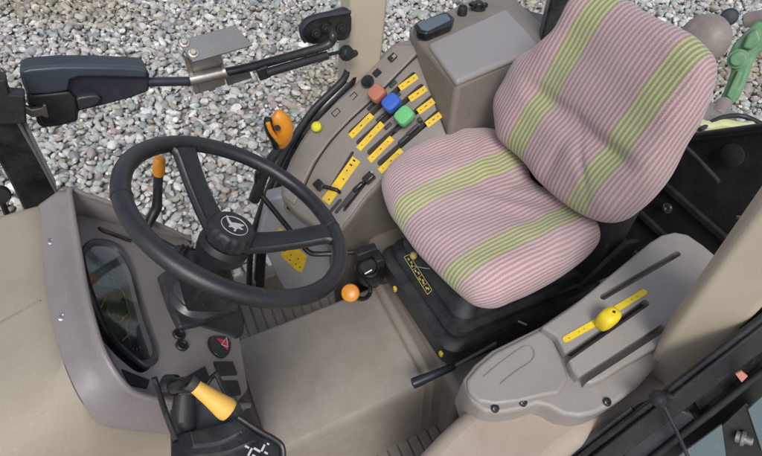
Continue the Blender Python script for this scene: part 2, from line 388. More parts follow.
# centre hump : profile in y-z run along x
def hump(x): return [(.446, -.21), (.468, .078), (.476, .092), (.486, .1), (.796, .1), (.808, .09), (.835, -.21)]
tn = MB(); xs = [-.34, -.2, 0, .1, .2, .3, .334, .338, .348, .352, .364, .368, .378, .382, .5, .8]
zz = [0, 0, 0, 0, 0, 0, 0, .005, .005, 0, 0, .005, .005, 0, 0, 0]
tn.grid([[V((x, y + (.012 * (x - .1)), z + (dz if z > .05 else 0))) for y, z in hump(x)] for x, dz in zip(xs, zz)])
tn.build('centre_hump', 'tunnel_mat', cab, bevel=0, ang=50)
# dark pedestal under the seat and rear step
pd = MB(); pd.prism([V((.40, .40, .125)), V((.40, .98, .125)), V((1.0, .98, .125)), V((1.0, .40, .125))], (0, 0, -.34))
pd.build('seat_pedestal', 'console_plastic', cab, bevel=.02)
# rear wall below the rear window
rw = MB(); p1, p2 = ax(690, 138, 1.08), ax(775, 127, 1.08)
dirw = (p2 - p1); topL = p1 - dirw * 3.0; topR = p2 + dirw * .5
rw.prism([topL, topR, V((topR.x, topR.y, -.25)), V((topL.x, topL.y, -.25))], (.05, 0, 0))
for k in range(3):
    zc = .18 + .13 * k; rw.box((1.074, .62, zc), (.006, 0, 0), (0, .42, 0), (0, 0, .012))
rw.build('rear_panel', 'dark_void', cab, bevel=.012)
sl = MB(); sl.tube([topL + V((-.012, 0, .006)), topR + V((-.012, 0, .006))], .010); sl.build('window_seal', 'black_plastic', cab)
st = MB(); st.tube(smooth([ax(685, 147, 1.05), ax(697, 158, 1.04), ax(719, 182, 1.03)], 4), .0055); st.build('cable', 'column_plastic', cab)
st = MB(); st.lathe([(.026, 0), (.026, .004), (.018, .007), (0, .008)], ax(733, 155, 1.07), (-1, 0, .1)); st.build('grommet', 'dark_void', cab)
st = MB(); st.tube(smooth([ax(738, 217, .95), ax(745, 220, .94), ax(754, 227, .93), ax(751, 236, .93)], 4), .004); st.build('cable', 'steel', cab)
st = MB(); st.tube(smooth([ax(752, 200, .95), ax(760, 196, .94), ax(775, 190, .93)], 4), .006); st.build('cable', 'housing_plastic', cab)
screw('screw', ax(668, 208, 1.07), (-1, 0, .1), .0105, 'bright_steel', cab)
# right side: B pillar (beige), A pillar (black), door seal, kick panel
pb = MB(); n_ = V((0, -1, 0))
YP = 1.20
pl = [ay(356, -150, YP), ay(398, -150, YP), ay(388, 0, YP), ay(383, 48, YP), ay(376, 95, YP), ay(345, 118, YP), ay(347, 60, YP), ay(351, 0, YP)]
pb.prism(pl, (0, .07, 0)); pb.build('side_pillar', 'pillar_paint', cab, bevel=.008)
sh = MB(); sh.prism([ay(353, -150, YP + .03), ay(358, -150, YP + .03), ay(349, 70, YP + .03), ay(343, 82, YP + .03)], (0, .03, 0)); sh.build('pillar_seal', 'black_plastic', cab)
fp = MB(); YA = 1.06
fp.prism([ay(-80, -20, YA), ay(-55, -20, YA), ay(20, 118, YA), ay(39, 158, YA), ay(57, 193, YA), ay(60, 215, YA), ay(26, 215, YA), ay(11, 185, YA), ay(-4, 158, YA)], (0, .05, 0))
fp.build('front_pillar', 'gloss_black', cab, bevel=.006)
fe = MB(); fe.tube([ay(17, 120, YA - .004), ay(38, 157, YA - .004), ay(58, 195, YA - .004)], .0035, 8); fe.build('pillar_trim', 'plate_steel', cab)
fe = MB(); fe.prism([ay(-12, 80, YA - .03), ay(6, 80, YA - .03), ay(9, 95, YA - .03), ay(25, 96, YA - .03), ay(27, 124, YA - .03), ay(-12, 126, YA - .03)], (0, .03, 0)); fe.build('latch_keeper', 'black_plastic', cab, bevel=.004)
fe = MB(); fe.lathe([(.0, 0), (.017, .002), (.02, .012), (.018, .02)], ay(1, 192, 1.02), (0, -1, .3), 20); fe.tube([ay(1, 200, 1.02), ay(7, 214, 1.02)], .006, 8); fe.build('hinge_cap', 'black_plastic', cab)
# door opening seal sweeping along the console
sp = smooth([ay(348, 70, 1.21), ay(343, 80, 1.205), ay(330, 93, 1.20), ay(313, 110, 1.19), ay(296, 134, 1.18), ay(281, 160, 1.17), ay(270, 186, 1.15), ay(260, 212, 1.14), ay(251, 245, 1.13), ay(249, 290, 1.12)], 5)
sb = MB(); sb.tube(sp, .010, 12); sb.build('door_seal', 'black_plastic', cab)
sb = MB(); sq = [p + V((.020 + .016 * min(1, i / 30), .010, -.016)) for i, p in enumerate(sp)]; sb.tube(sq, .019, 12); sb.build('door_frame', 'gloss_black', cab)
kp = MB(); K0 = ay(285, 250, 1.06)
kpts = [ay(268, 200, 1.08), ay(300, 196, 1.08), ay(335, 222, 1.06), ay(345, 300, 1.0), ay(285, 292, 1.05), ay(270, 262, 1.07), ay(260, 240, 1.08)]
K0 = kpts[0]; KN = (kpts[3] - kpts[0]).cross(kpts[4] - kpts[0]).normalized()
if KN.y > 0: KN = -KN
kpts = [on(*q, K0, KN) for q in ((268, 200), (300, 192), (335, 215), (350, 300), (287, 296), (270, 262), (258, 240))]
kp.prism(kpts, -KN * .05); kp.build('kick_panel', 'kick_plastic', cab, bevel=.008)
q = MB(); q.prism([on(x, y, K0 + KN * .001, KN) for x, y in ((279, 243), (288, 240), (307, 256), (306, 261), (302, 273), (296, 270), (282, 257))], -KN * .0025)
q.prism([on(x, y, K0 + KN * .001, KN) for x, y in ((277, 231), (281, 228), (284, 230), (283, 235), (278, 234))], -KN * .0025)
lab(q.build('warning_sticker', 'yellow_decal', cab), 'yellow warning sticker')
for x, y in ((285, 251), (291, 255), (298, 259), (296, 264), (300, 267), (290, 260)):
    q = MB(); q.box(on(x, y, K0 + KN * .0018, KN), V((.002, 0, 0)), KN.cross(V((1, 0, 0))).normalized() * .002, KN * .0008)
    q.build('sticker_symbol', 'dark_void', cab)
q = MB(); q.prism([on(x, y, K0 + KN * .010, KN) for x, y in ((286, 201), (294, 203), (295, 211), (289, 216), (284, 209))], -KN * .012); q.build('bolt_plate', 'console_plastic', cab, bevel=.002)
bolt('bolt', on(290, 207, K0 + KN * .010, KN), KN, .0065, .008, 'black_plastic', cab)
sw = MB(); sw.prism([V((.10, 1.10, -.25)), V((.42, 1.10, -.25)), V((.42, 1.10, .25)), V((.16, 1.10, .25))], (0, .05, 0)); sw.prism([V((-.6, 1.12, -.25)), V((.5, 1.12, -.25)), V((.5, 1.12, -.10)), V((-.6, 1.12, -.10))], (0, .05, 0)); sw.build('side_wall', 'console_plastic', cab, bevel=.01)
# left rear inner fender panel and left pillar
fpz = .40
pf = [az(x, y, fpz) for x, y in ((398, 490), (416, 456), (440, 431), (466, 407), (520, 385), (600, 340), (700, 280), (720, 330), (660, 395), (634, 412), (600, 432), (565, 456), (530, 490))]
pp = MB(); pp.prism(pf, (0, 0, -.65), 1.0); pp.build('fender_panel', 'beige_panel', cab, bevel=.03, seg=5)
lp = MB(); a0, a1 = ay(640, 372, .2), ay(800, 149, .2)
b0, b1 = V(a0) + V((.075, -.085, -.02)), V(a1) + V((.075, -.085, -.02))
b0 = ay(648, 430, .135); b1 = ay(800, 271, .135)
ex = V((.06, .07, 0))
ct = [a0 - (a1 - a0) * .12, a1, b1, b0 - (b1 - b0) * .05]
lp.prism(ct, (.07, .04, 0)); lp.build('door_pillar', 'pillar_paint', cab, bevel=.014, seg=4)
# right rear post, dark
rp = MB(); rp.prism([ay(536, 60, 1.0), ay(562, 60, 1.0), ay(615, -120, 1.0), ay(580, -120, 1.0)], (.03, .05, 0)); rp.build('rear_post', 'gloss_black', cab, bevel=.008)
rp = MB(); rp.prism([az(505, 14, .60), az(522, 8, .60), az(560, 18, .60), az(560, 40, .60), az(530, 36, .60)], (0, 0, -.05)); rp.build('rear_shelf', 'plate_steel', cab, bevel=.006)
rp = MB(); rp.tube([az(514, 16, .615), az(540, 29, .615)], .007, 10); rp.build('wiper_arm', 'black_plastic', cab)

# ------------------------------------------------------------------ left door frame, open, bottom right of view
DP0 = V((.57, .133, .50)); DPN = V((-.55, -.75, .342)).normalized()
def dp(px, py, y): return on(px, py, DP0 + DPN * (.133 - y), DPN)     # plane of the open door edge
door = thing('cab_door', dp(690, 440, .12), 'open left door edge with black rubber rails and tinted glass beside the beige pillar', 'door')
def rail(p, q, r, y, mat, name, sq=None):
    b = MB(); A, B = dp(*p, y), dp(*q, y); A, B = A - (B - A) * .15, B + (B - A) * .15
    if sq:
        d = (B - A).normalized(); n = DPN; s_ = d.cross(n).normalized(); b.box((A + B) / 2, (B - A) / 2, s_ * sq[0], n * sq[1])
        return b.build(name, mat, door, bevel=min(sq) * .5)
    b.tube([A, B], r, 14); return b.build(name, mat, door)
rail((575, 461), (762, 318), .006, .130, 'gloss_black', 'seal_strip')
rail((600, 460), (762, 336), .010, .126, 'black_plastic', 'frame_rail', (.019, .006))
rail((655, 456), (762, 372), .006, .116, 'black_plastic', 'seal_strip')
b = MB(); b.prism([dp(x, y, .145) for x, y in ((545, 490), (560, 466), (640, 408), (690, 388), (765, 309), (810, 262), (850, 300), (830, 520))], -DPN * .01); b.build('dark_backing', 'dark_void', door)  # added dark sheet that blacks out the gaps behind the rails
b = MB(); b.prism([dp(x, y, .137) for x, y in ((560, 462), (631, 408), (649, 431), (606, 466))], -DPN * .012); b.build('corner_bracket', 'column_plastic', door, bevel=.002)
b = MB(); b.prism([dp(x, y, .122) for x, y in ((640, 430), (672, 408), (690, 414), (700, 424), (655, 462), (618, 466))], -DPN * .012); b.build('hinge_plate', 'column_plastic', door, bevel=.003)
b = MB(); b.prism([dp(x, y, .128) for x, y in ((690, 392), (790, 305), (800, 345), (705, 424))], -DPN * .006); b.build('frame_channel', 'gloss_black', door, bevel=.002)
b = MB(); b.prism([dp(x, y, .100) for x, y in ((660, 470), (722, 425), (728, 470))], -DPN * .004); b.build('glass_pane', 'teal_panel', door, bevel=.001)
b = MB(); b.prism([dp(x, y, .100) for x, y in ((748, 410), (775, 385), (775, 456), (762, 452))], -DPN * .004); b.build('glass_pane', 'teal_panel', door, bevel=.001)
b = MB(); b.prism([dp(x, y, .104) for x, y in ((718, 430), (746, 404), (790, 430), (775, 480), (722, 480))], -DPN * .004); b.build('lock_plate', 'black_plastic', door, bevel=.001)
b = MB(); b.lathe([(.010, 0), (.010, .006), (.013, .008), (.013, .012), (.007, .014), (.007, .022), (.005, .024)], dp(736, 436, .100), (.5, -.9, .4), 20); b.build('lock_pin', 'steel', door)
b = MB(); b.prism([dp(x, y, .104) for x, y in ((735, 373), (741, 370), (747, 375), (741, 381))], DPN * .003); lab(b.build('reflector', 'pink_reflector', door), 'small faded pink reflector')
ds = thing('door_strut', dp(660, 402, .115), 'thin black door strut rod hanging from a round ball joint on the beige pillar', 'door strut')
b = MB(); c = dp(659, 399, .112); b.lathe([(.0, -.014), (.011, -.012), (.0145, -.004), (.0145, .004), (.011, .011), (0, .0135)], c, (.2, -.8, .5), 24)
b.build('ball_joint', 'black_plastic', ds); b = MB(); b.tube([c + V((.012, .002, 0)), c + V((.025, -.006, -.003))], .007); b.build('joint_socket', 'gloss_black', ds)
b = MB(); b.tube([dp(664, 406, .104), dp(676, 430, .090), dp(692, 466, .070)], .0036, 12); b.build('rod', 'gloss_black', ds)

# ------------------------------------------------------------------ dashboard
dash = thing('dashboard', (-.2, .64, -.2), 'mauve grey dashboard with instrument window and rounded cowl behind steering wheel', 'dashboard')
F0 = V((-.2, .638, .638)); FN = V((.67, 0, .742)).normalized()
def fx(px, py, h=0): return on(px, py, F0 + FN * h, FN)
cl = [(84, 262), (83, 250), (90, 242.5), (99, 241), (111, 243), (121, 250), (131, 268), (138, 294), (146, 322), (155, 348), (156, 359), (151, 364), (144, 365), (133, 358), (115, 341), (104, 322), (95, 300), (89, 282)]
cut = MB(); cut.prism([p for p in smooth([fx(x, y, .02) for x, y in cl], 4, True)], -FN * .055)
fas = MB()
fpoly = [(74, 204), (120, 200), (186, 236), (215, 275), (238, 318), (249, 388), (236, 402), (172, 402), (130, 392), (112, 362), (95, 320), (82, 260)]
fas.prism([fx(x, y) for x, y in fpoly], -FN * .10)
fas.build('fascia', 'dash_plastic', dash, bevel=.006, cut=cut, ang=40)
# hood: rim (crest) and outer seam, far end -> near end
rim = [ay(190, 238, .83), ay(150, 220, .83), ay(112, 203, .835), ay(86, 194, .84), ay(71, 188, .842), ay(72, 205, .80), ay(78, 240, .715), ay(86, 288, .60), ay(94, 322, .53), ay(105, 354, .475), ay(122, 381, .44), ay(140, 394, .432), ay(172, 401, .43), ay(212, 405, .43), ay(250, 405, .432)]
seam = [ay(190, 250, .86), ay(150, 232, .87), ay(112, 212, .875), ay(70, 203, .875), ay(41, 204, .862), ay(41.5, 216, .82), ay(43.5, 255, .72), ay(47.5, 296, .62), ay(57, 338, .535), ay(68, 371, .475), ay(82, 400, .435), ay(101, 424, .415), ay(131, 430, .412), ay(168, 433, .412), ay(215, 440, .412)]
def blend(A, B, s_): return A + (B - A) * s_
R_, Q_ = smooth(rim, 5), smooth(seam, 5)
rows = []
for r_, s_ in zip(R_, Q_):
    base = r_ - FN * ((r_ - F0).dot(FN)) - FN * .02           # foot of the rim on the fascia
    out = (s_ - r_); on_ = out.normalized()
    up = FN if out.length < .01 else (FN - on_ * FN.dot(on_)).normalized()
    rows.append([base, blend(base, r_, .7), r_ - on_ * .002 - FN * .004, r_ + on_ * .004 + up * .001, r_ + on_ * .012 - up * .0006, blend(r_, s_, .35) + up * .006, blend(r_, s_, .75) + up * .003, s_ + up * .001, s_ - up * .012])
hd = MB(); hd.grid(rows); hd.build('cowl_hood', 'dash_plastic', dash, ang=60, solid=.003)
b = MB(); b.tube([blend(r_, r_ - FN * .05, 0) - FN * .002 for r_ in R_], .0048, 10); b.build('hood_bead', 'dash_plastic', dash)
# beige cowl below the seam : fan outwards and down
outer = [V((-.10, 1.0, -.15)), V((-.15, 1.0, 0)), V((-.2, 1.0, .2)), V((-.34, .98, .50)), V((-.70, .95, .60)), V((-.72, .86, .60)), V((-.74, .72, .60)), V((-.74, .58, .60)), V((-.72, .40, .56)), V((-.66, .27, .40)), V((-.52, .29, .10)), V((-.40, .33, -.15)), V((-.24, .37, -.22)), V((-.12, .385, -.22)), V((-.02, .385, -.22))]
O_ = smooth(outer, 5); rows = []
for i, (s_, o_) in enumerate(zip(Q_, O_)):
    s2 = s_ - FN * .004
    bul = V((0, -.02, .02)) if i > 38 else V((0, 0, .012))
    rows.append([s2 + V((.012, .01, -.012)), s2, blend(s2, o_, .08) + bul * .25, blend(s2, o_, .3) + bul * .8, blend(s2, o_, .6) + bul, o_])
cw = MB(); cw.grid(rows); cw.build('cowl_side', 'cowl_plastic', dash, ang=60, solid=.003)
# panel joint on the cowl
k7 = 7 * 5; jp = [blend(Q_[k7] - FN * .004, O_[k7], s_) + V((0, 0, .012 * min(1, s_ * 2.5))) for s_ in (0.02, .12, .3, .6, .95)]
b = MB(); b.tube(smooth(jp, 5), .0022, 8); b.build('panel_joint', 'console_plastic', dash)
for x, y, yy in ((47.5, 247, .735), (63, 329, .56)):
    i = min(range(len(Q_)), key=lambda k: (blend(R_[k], Q_[k], .75) - ay(x, y, yy)).length); p = blend(R_[i], Q_[i], .78)
    screw('screw', p + FN * .004, (FN + V((-.3, 0, .1))).normalized(), .0055, 'bright_steel', dash)
# instrument window
ins = MB(); ring = smooth([fx(x, y, .002) for x, y in cl], 4, True); cen = sum(ring, V()) / len(ring)
rr = [[cen + (p - cen) * s_ + FN * h for p in ring + ring[:1]] for s_, h in ((1.03, -.004), (1.03, .002), (1.0, .0045), (.95, .003), (.90, -.004), (.88, -.03))]
ins.grid(rr); inst = ins.build('instrument_bezel', 'column_plastic', dash, ang=50)
b = MB(); b.prism([cen + (p - cen) * .93 - FN * .024 for p in ring], -FN * .006); b.build('dial_plate', 'dial_grey', inst)
b = MB(); b.prism([cen + (p - cen) * .915 - FN * .001 for p in ring], -FN * .0015); b.build('instrument_glass', 'instrument_glass', inst)
def dial(px, py, r, a0, a1, mat):
    c = fx(px, py, -.0225); u = V((0, 1, 0)); w = FN.cross(u).normalized(); b = MB()
    b.tube([c + (u * math.cos(g) + w * math.sin(g)) * r for g in np.linspace(a0, a1, 24)], .0011, 6); return b
def plate(pxs, h, mat, name, par): b = MB(); b.prism([fx(x, y, h) for x, y in pxs], -FN * .002); return b.build(name, mat, par)
for a in ((112, 268, .024, .2, 4.2, 0), (124, 312, .028, .5, 4.9, 0), (139, 346, .016, .3, 4.4, 0)): dial(*a).build('dial_ring', 'dial_green' if a[2] > .025 else 'white_print', inst)
plate(((88, 258), (106, 262), (121, 251), (118, 247), (108, 256), (90, 253)), -.021, 'black_plastic', 'display_strip', inst)
plate(((90, 266), (122, 256), (128, 272), (122, 288), (98, 286)), -.0215, 'dial_face_reflected_grey', 'dial_face', inst)  # pale grey imitates cloud reflected in the glass above this face
plate(((104, 300), (124, 292), (133, 312), (128, 326), (112, 322)), -.0215, 'dial_face_green', 'dial_face', inst)
plate(((120, 330), (142, 326), (148, 350), (138, 358), (126, 346)), -.0215, 'dial_face_dark', 'dial_face', inst)
for k in range(7):
    for cx_, cy_, rr_, a0_ in ((112, 270, .0205, 2.6), (120, 308, .022, 2.4), (135, 342, .016, 2.8)):
        g_ = a0_ + k * .42; c_ = fx(cx_, cy_, -.0185); uu, ww = V((0, 1, 0)), FN.cross(V((0, 1, 0))).normalized(); dd = uu * math.cos(g_) + ww * math.sin(g_)
        b = MB(); b.tube([c_ + dd * rr_, c_ + dd * (rr_ - .004)], .0006, 5); b.build('dial_tick', 'white_print', inst)
for cx_, cy_, mm in ((96, 296, 'needle_orange'), (102, 318, 'green_knob'), (110, 334, 'red_print'), (133, 300, 'yellow_decal'), (140, 318, 'green_knob')):
    b = MB(); b.lathe([(.0028, 0), (.0026, .001), (0, .0012)], fx(cx_, cy_, -.0215), FN, 12); b.build('warning_lamp', mm, inst)
for p, q in (((100, 309), (106, 297)), ((122, 341), (133, 331)), ((120, 322), (130, 312))):
    b = MB(); b.tube([fx(*p, -.019), fx(*q, -.019)], [.0018, .0009], 6); b.build('needle', 'needle_orange', inst)
b = MB(); b.tube(smooth([fx(*p, -.018) for p in ((112, 272), (115, 285), (123, 292), (128, 308), (130, 318), (126, 326), (130, 340))], 4), .0009, 6); b.build('green_reflection', 'dial_green', inst)  # yellow-green line modelled in place of a reflection in the glass
# slot lever on top shelf, sockets, hazard switch, rockers
b = MB(); b.tube(smooth([fx(99, 228, .012), fx(104, 231, .014), fx(118, 236, .012), fx(131, 241, .010)], 4), [.0035] * 4 + [.0042] * 8 + [.0035], 10); b.build('vent_lever', 'gloss_black', dash)
for x, y in ((178.5, 335), (181.5, 346)):
    b = MB(); b.lathe([(.0115, -.002), (.0115, .003), (.010, .005), (.008, .005), (.007, .0025), (.003, .002), (.0025, .004), (0, .004)], fx(x, y), FN, 24); b.build('round_button', 'black_plastic', dash)
hz = [(209, 340), (211, 336), (222, 335.5), (229, 338), (231, 346), (228.5, 354), (222, 357), (215, 353), (210, 346)]
b = MB(); b.prism(smooth([fx(x, y, .006) for x, y in hz], 3, True), -FN * .02, .97); h = b.build('hazard_switch', 'gloss_black', dash, bevel=.002)
b = MB(); b.prism([fx(x, y, .0075) for x, y in ((217, 338), (229, 341), (228, 350), (222, 344))], -FN * .003); b.build('red_lens', 'red_print', h)
b = MB()
tri = [(221.5, 344.5), (226.5, 337.8), (227.8, 347)]
for i in range(3): b.tube([fx(*tri[i], .0085), fx(*tri[(i + 1) % 3], .0085)], .0006, 6)
b.build('hazard_symbol', 'white_print', h)
for pxs in (((214, 361), (233, 361), (238, 374), (219, 375)), ((222, 380), (238, 380), (242, 394), (226, 395))):
    b = MB(); b.prism([fx(x, y, .004) for x, y in pxs], -FN * .015); b.build('rocker_switch', 'black_plastic', dash, bevel=.002)
plate(((184, 378), (205, 366), (210, 378), (206, 388), (188, 392)), .003, 'gloss_black', 'switch_panel', dash)
plate(((122, 369), (150, 380), (147, 388), (130, 385)), .003, 'dark_void', 'cubby', dash)
# column shroud plate on the fascia
b = MB(); b.prism(smooth([fx(x, y, .012) for x, y in ((160, 274), (170, 304), (181, 327), (200, 323), (220, 315), (240, 308), (232, 280), (205, 262), (178, 262))], 1, True), -FN * .03, 1.03); b.build('column_trim', 'column_plastic', dash, bevel=.005)
b = MB(); b.prism([fx(x, y, .004) for x, y in ((196, 325), (222, 312), (238, 300), (246, 318), (245, 332), (238, 339), (228, 334))], -FN * .08); b.build('lower_shroud', 'black_plastic', dash, bevel=.008)
b = MB(); b.prism([V((-.24, .50, .48)), V((-.07, .50, .48)), V((-.07, .78, .48)), V((-.24, .78, .48))], (0, 0, -.70)); b.build('pedestal', 'black_plastic', dash, bevel=.02)

# ------------------------------------------------------------------ steering wheel
WC = V((.037, .638, .750)); WN = V((math.sin(math.radians(35.5)), 0.018, math.cos(math.radians(35.5)))).normalized()
sw = thing('steering_wheel', WC - WN * .16, 'black tractor steering wheel with round emblem hub on tilted column', 'steering wheel')
U_ = V((0, 1, 0)); U_ = (U_ - WN * U_.dot(WN)).normalized(); W_ = WN.cross(U_)
b = MB(); vs = []; fs = []; nM, nm = 96, 20
for i in range(nM):
    g = 2 * math.pi * i / nM; d = U_ * math.cos(g) + W_ * math.sin(g)
    for k in range(nm):
        a = 2 * math.pi * k / nm; rx, rz = .0150, .0142
        bump = 1 - (.06 if (k in (9, 10, 11)) else 0) * (1 if i % 4 else 0)
        vs.append(WC + d * (.1895 + rx * math.cos(a) * bump) + WN * (rz * math.sin(a)))
    for k in range(nm): fs.append((i * nm + k, ((i + 1) % nM) * nm + k, ((i + 1) % nM) * nm + (k + 1) % nm, i * nm + (k + 1) % nm))
b.add(vs, fs); wrim = b.build('rim', 'wheel_rubber', sw)
for x, y in ((118, 196), (333, 228)):
    p = on(x, y, WC, WN); d = (p - WC).normalized(); tg = WN.cross(d)
    b = MB(); c = WC + d * .1895; b.tube([c + (d * math.cos(a) * .0153 + WN * math.sin(a) * .0145) for a in np.linspace(0, 2 * math.pi, 28)], .0008, 6); b.build('grip_seam', 'black_plastic', wrim)
hubc = WC - WN * .050
for x, y in ((183, 147), (328, 232)):
    p = on(x, y, WC, WN); d = (p - WC).normalized(); tg = WN.cross(d).normalized()
    path = smooth([WC + d * .030 - WN * .062, WC + d * .07 - WN * .052, WC + d * .12 - WN * .032, WC + d * .165 - WN * .008, WC + d * .184 - WN * .001], 5)
    rows = []
    for i, q in enumerate(path):
        s_ = i / (len(path) - 1); w = .0255 - .004 * math.sin(math.pi * s_) + (.016 * max(0, s_ - .8) / .2); th = .0105
        nrm = (WN - d * .25).normalized(); rowp = []
        for k in range(17):
            a = 2 * math.pi * k / 16; ca, sa = math.cos(a), math.sin(a)
            ex_ = math.copysign(abs(ca) ** .6, ca); ez = math.copysign(abs(sa) ** .6, sa)
            rowp.append(q + tg * (w * ex_) + nrm * (th * ez - (.004 if abs(ca) < .5 and sa > 0 else 0)))
        rows.append(rowp)
    b = MB(); b.grid(rows); b.build('spoke', 'wheel_rubber', sw, ang=60)
b = MB(); b.lathe([(.026, -.135), (.030, -.10), (.044, -.092), (.046, -.072), (.040, -.062), (.030, -.058)], WC, WN, 40, ref=U_); hub = b.build('hub', 'black_plastic', sw)
cap = MB(); vs = []
prof = [(.036, -.060), (.0395, -.058), (.0405, -.042), (.0400, -.034), (.037, -.0285), (.033, -.027), (.0262, -.0268), (.0255, -.0285), (0, -.0285)]
n = 96
for j, (r_, h_) in enumerate(prof):
    for k in range(n):
        g = 2 * math.pi * k / n; rr_ = r_ * (1 + (.035 if (k // 3) % 2 else -.01) * (1 if j in (1, 2, 3) else 0)); vs.append(WC + WN * h_ + (U_ * math.cos(g) + W_ * math.sin(g)) * max(rr_, 1e-5))
fs = [(j * n + k, j * n + (k + 1) % n, (j + 1) * n + (k + 1) % n, (j + 1) * n + k) for j in range(len(prof) - 1) for k in range(n)]
cap.add(vs, fs); capo = cap.build('hub_cap', 'black_plastic', sw, ang=45)
EC = WC - WN * .0279
b = MB(); b.tube([EC + (U_ * math.cos(g) + W_ * math.sin(g)) * .0235 for g in np.linspace(0, 2 * math.pi, 49)], .0008, 6); b.build('emblem_ring', 'white_print', capo)
deer = [(326, 113), (333, 120), (342, 138), (352, 150), (375, 153), (396, 158), (412, 164), (404, 169), (392, 170), (400, 178), (408, 184), (398, 184), (386, 178), (376, 181), (372, 192), (362, 190), (366, 178), (352, 170), (345, 172), (338, 168), (346, 160), (336, 148), (330, 134)]
b = MB(); c0 = on(160 + 366 / 4.75, 190 + 166 / 4.75, EC, WN); b.prism([on(160 + x / 4.75, 190 + y / 4.75, EC + WN * .0008, WN) + (EC - c0) for x, y in deer], -WN * .001); b.build('emblem', 'white_print', capo)
# column below the hub: clamp block + boot
COLB = WC - WN * .30
col_t = thing('steering_column', COLB, 'black tilting steering column with clamp block under the steering wheel hub', 'steering column')
b = MB(); b.tube([WC - WN * .12, COLB], .030, 24); b.build('column_tube', 'black_plastic', col_t)
b = MB(); b.box(WC - WN * .155 + V((-.004, -.01, 0)), U_ * .046, W_ * .036, WN * .034); b.build('clamp_block', 'black_plastic', col_t, bevel=.008)
b = MB(); b.lathe([(.044, -.235), (.050, -.215), (.042, -.205), (.048, -.195), (.040, -.185), (.034, -.18)], WC, WN, 32); b.build('column_boot', 'column_plastic', col_t)

# ------------------------------------------------------------------ column levers
iv = thing('orange_tipped_lever', ay(146, 230, .76), 'black upright lever with short orange tip seen through left of the wheel', 'lever')
tp, mp, bp_, bb = ay(159.5, 160, .83), ay(158, 184, .83), ay(157, 207, .82), ay(146, 229, .80)
b = MB(); b.tube([mp, bp_, blend(bp_, bb, .25), bb], [.0080, .0100, .0100, .0085], 12); b.build('stem', 'gloss_black', iv)
b = MB(); d = (mp - tp).normalized(); Lt = (mp - tp).length; b.lathe([(.0, -.004), (.0085, -.002), (.0108, .004), (.0112, Lt * .55), (.0104, Lt * .62), (.0100, Lt * .66)], tp - d * .004, d, 24); b.build('tip', 'orange_knob', iv)
b = MB(); b.tube([tp + d * Lt * .55, mp + d * .004], .0088, 16); b.build('tip_sleeve', 'housing_plastic', iv)
bo = thing('indicator_boot', ay(190, 255, .68), 'ribbed black rubber boot on left side of the steering column', 'rubber boot')
p0, p1 = ay(205, 262, .67), ay(174, 249, .70); d = (p1 - p0).normalized(); Lg = (p1 - p0).length; prof = [(.024, 0)]
for i in range(6): prof += [(.024 - .0015 * i, Lg * (.12 + i * .14)), (.017 - .001 * i, Lg * (.19 + i * .14))]
b = MB(); b.lathe(prof + [(.008, Lg)], p0, d, 24); b.build('boot', 'black_plastic', bo)
b = MB(); b.tube([p1 - d * .01, p1 + d * .025 + V((0, 0, .008))], .006, 10); b.build('stalk', 'black_plastic', bo)
# big orange throttle-like handle by right door
ol = thing('orange_handle_lever', ay(262, 180, 1.0), 'large orange handle on black stem in front of the right door seal', 'lever')
P = lambda x, y, yy=1.0: ay(x, y, yy)
kp_ = smooth([P(281, 147, .995), P(283, 140, .99), P(284, 131, .985), P(282, 123, .985), P(278, 117, .985), P(274, 114, .988)], 5)
b = MB(); m_ = len(kp_); b.tube(kp_, [.007 + .0165 * math.sin(math.pi * min(1, i / (m_ - 1)) ** .9 * .90) for i in range(m_)], 18); b.build('handle', 'orange_knob', ol, sub=1)
b = MB(); tp_ = smooth([P(269, 117, .99), P(268, 124, .985), P(270, 132, .985), P(274, 139, .985), P(276, 147, .995)], 4); b.tube(tp_, [.006] + [.0105] * (len(tp_) - 2) + [.008], 14); b.build('finger_trigger', 'gloss_black', ol)
b = MB(); b.tube(smooth([P(268, 123, .972), P(271, 131, .970), P(276, 138, .972), P(280, 143, .976)], 4), .0055, 12); b.build('trigger_edge', 'orange_knob', ol)
b = MB(); b.lathe([(.0, 0), (.007, 0), (.007, .004), (0, .004)], P(277, 128, .962), (.3, -.8, .5), 14); b.build('thumb_button', 'gloss_black', ol)
b = MB(); b.tube([P(281, 146), P(272, 158), P(262, 178), P(254, 200)], [.011, .013, .015, .015], 14); b.build('stem', 'black_plastic', ol)
# cranked rod behind the wheel
cr_ = thing('cranked_rod', ay(365, 252, .86), 'thin black cranked rod passing behind right side of the steering wheel', 'rod')
rod = [ay(258, 172, 1.0), ay(257, 181, 1.0), ay(261, 194, .99), ay(272, 208, .97), ay(300, 242, .92), ay(309, 252, .90), ay(318, 254, .89), ay(340, 253, .87), ay(368, 251, .85)]
b = MB(); b.tube(smooth(rod, 5), .0075, 12); b.build('rod', 'gloss_black', cr_)
# black creeper lever block with orange knob by the seat
kb = thing('orange_knob_lever', ay(368, 275, .80), 'black lever mechanism with flat orange knob between steering wheel and seat base', 'lever')
b = MB(); c = ay(369, 268, .80); b.lathe([(.044, -.05), (.044, .0), (.036, .012), (.030, .006), (.024, .010), (.022, .018), (0, .018)], c, (-.25, -.3, 1), 28); b.build('hub', 'gloss_black', kb)
b = MB(); b.box(ay(366, 252, .82), (.03, 0, 0), (0, .012, 0), (0, 0, .014)); b.box(ay(378, 262, .80), (.012, 0, 0), (0, .02, 0), (0, 0, .03)); b.build('bracket', 'black_plastic', kb, bevel=.004)
b = MB(); b.tube(smooth([ay(369, 280, .79), ay(370, 293, .77), ay(363, 299, .745), ay(350, 295, .74)], 4), .0065, 10); b.build('arm', 'black_plastic', kb)
kc = ay(350.5, 293, .735); d = (CAM - kc).normalized(); d = (d + V((-.1, 0, .1))).normalized()
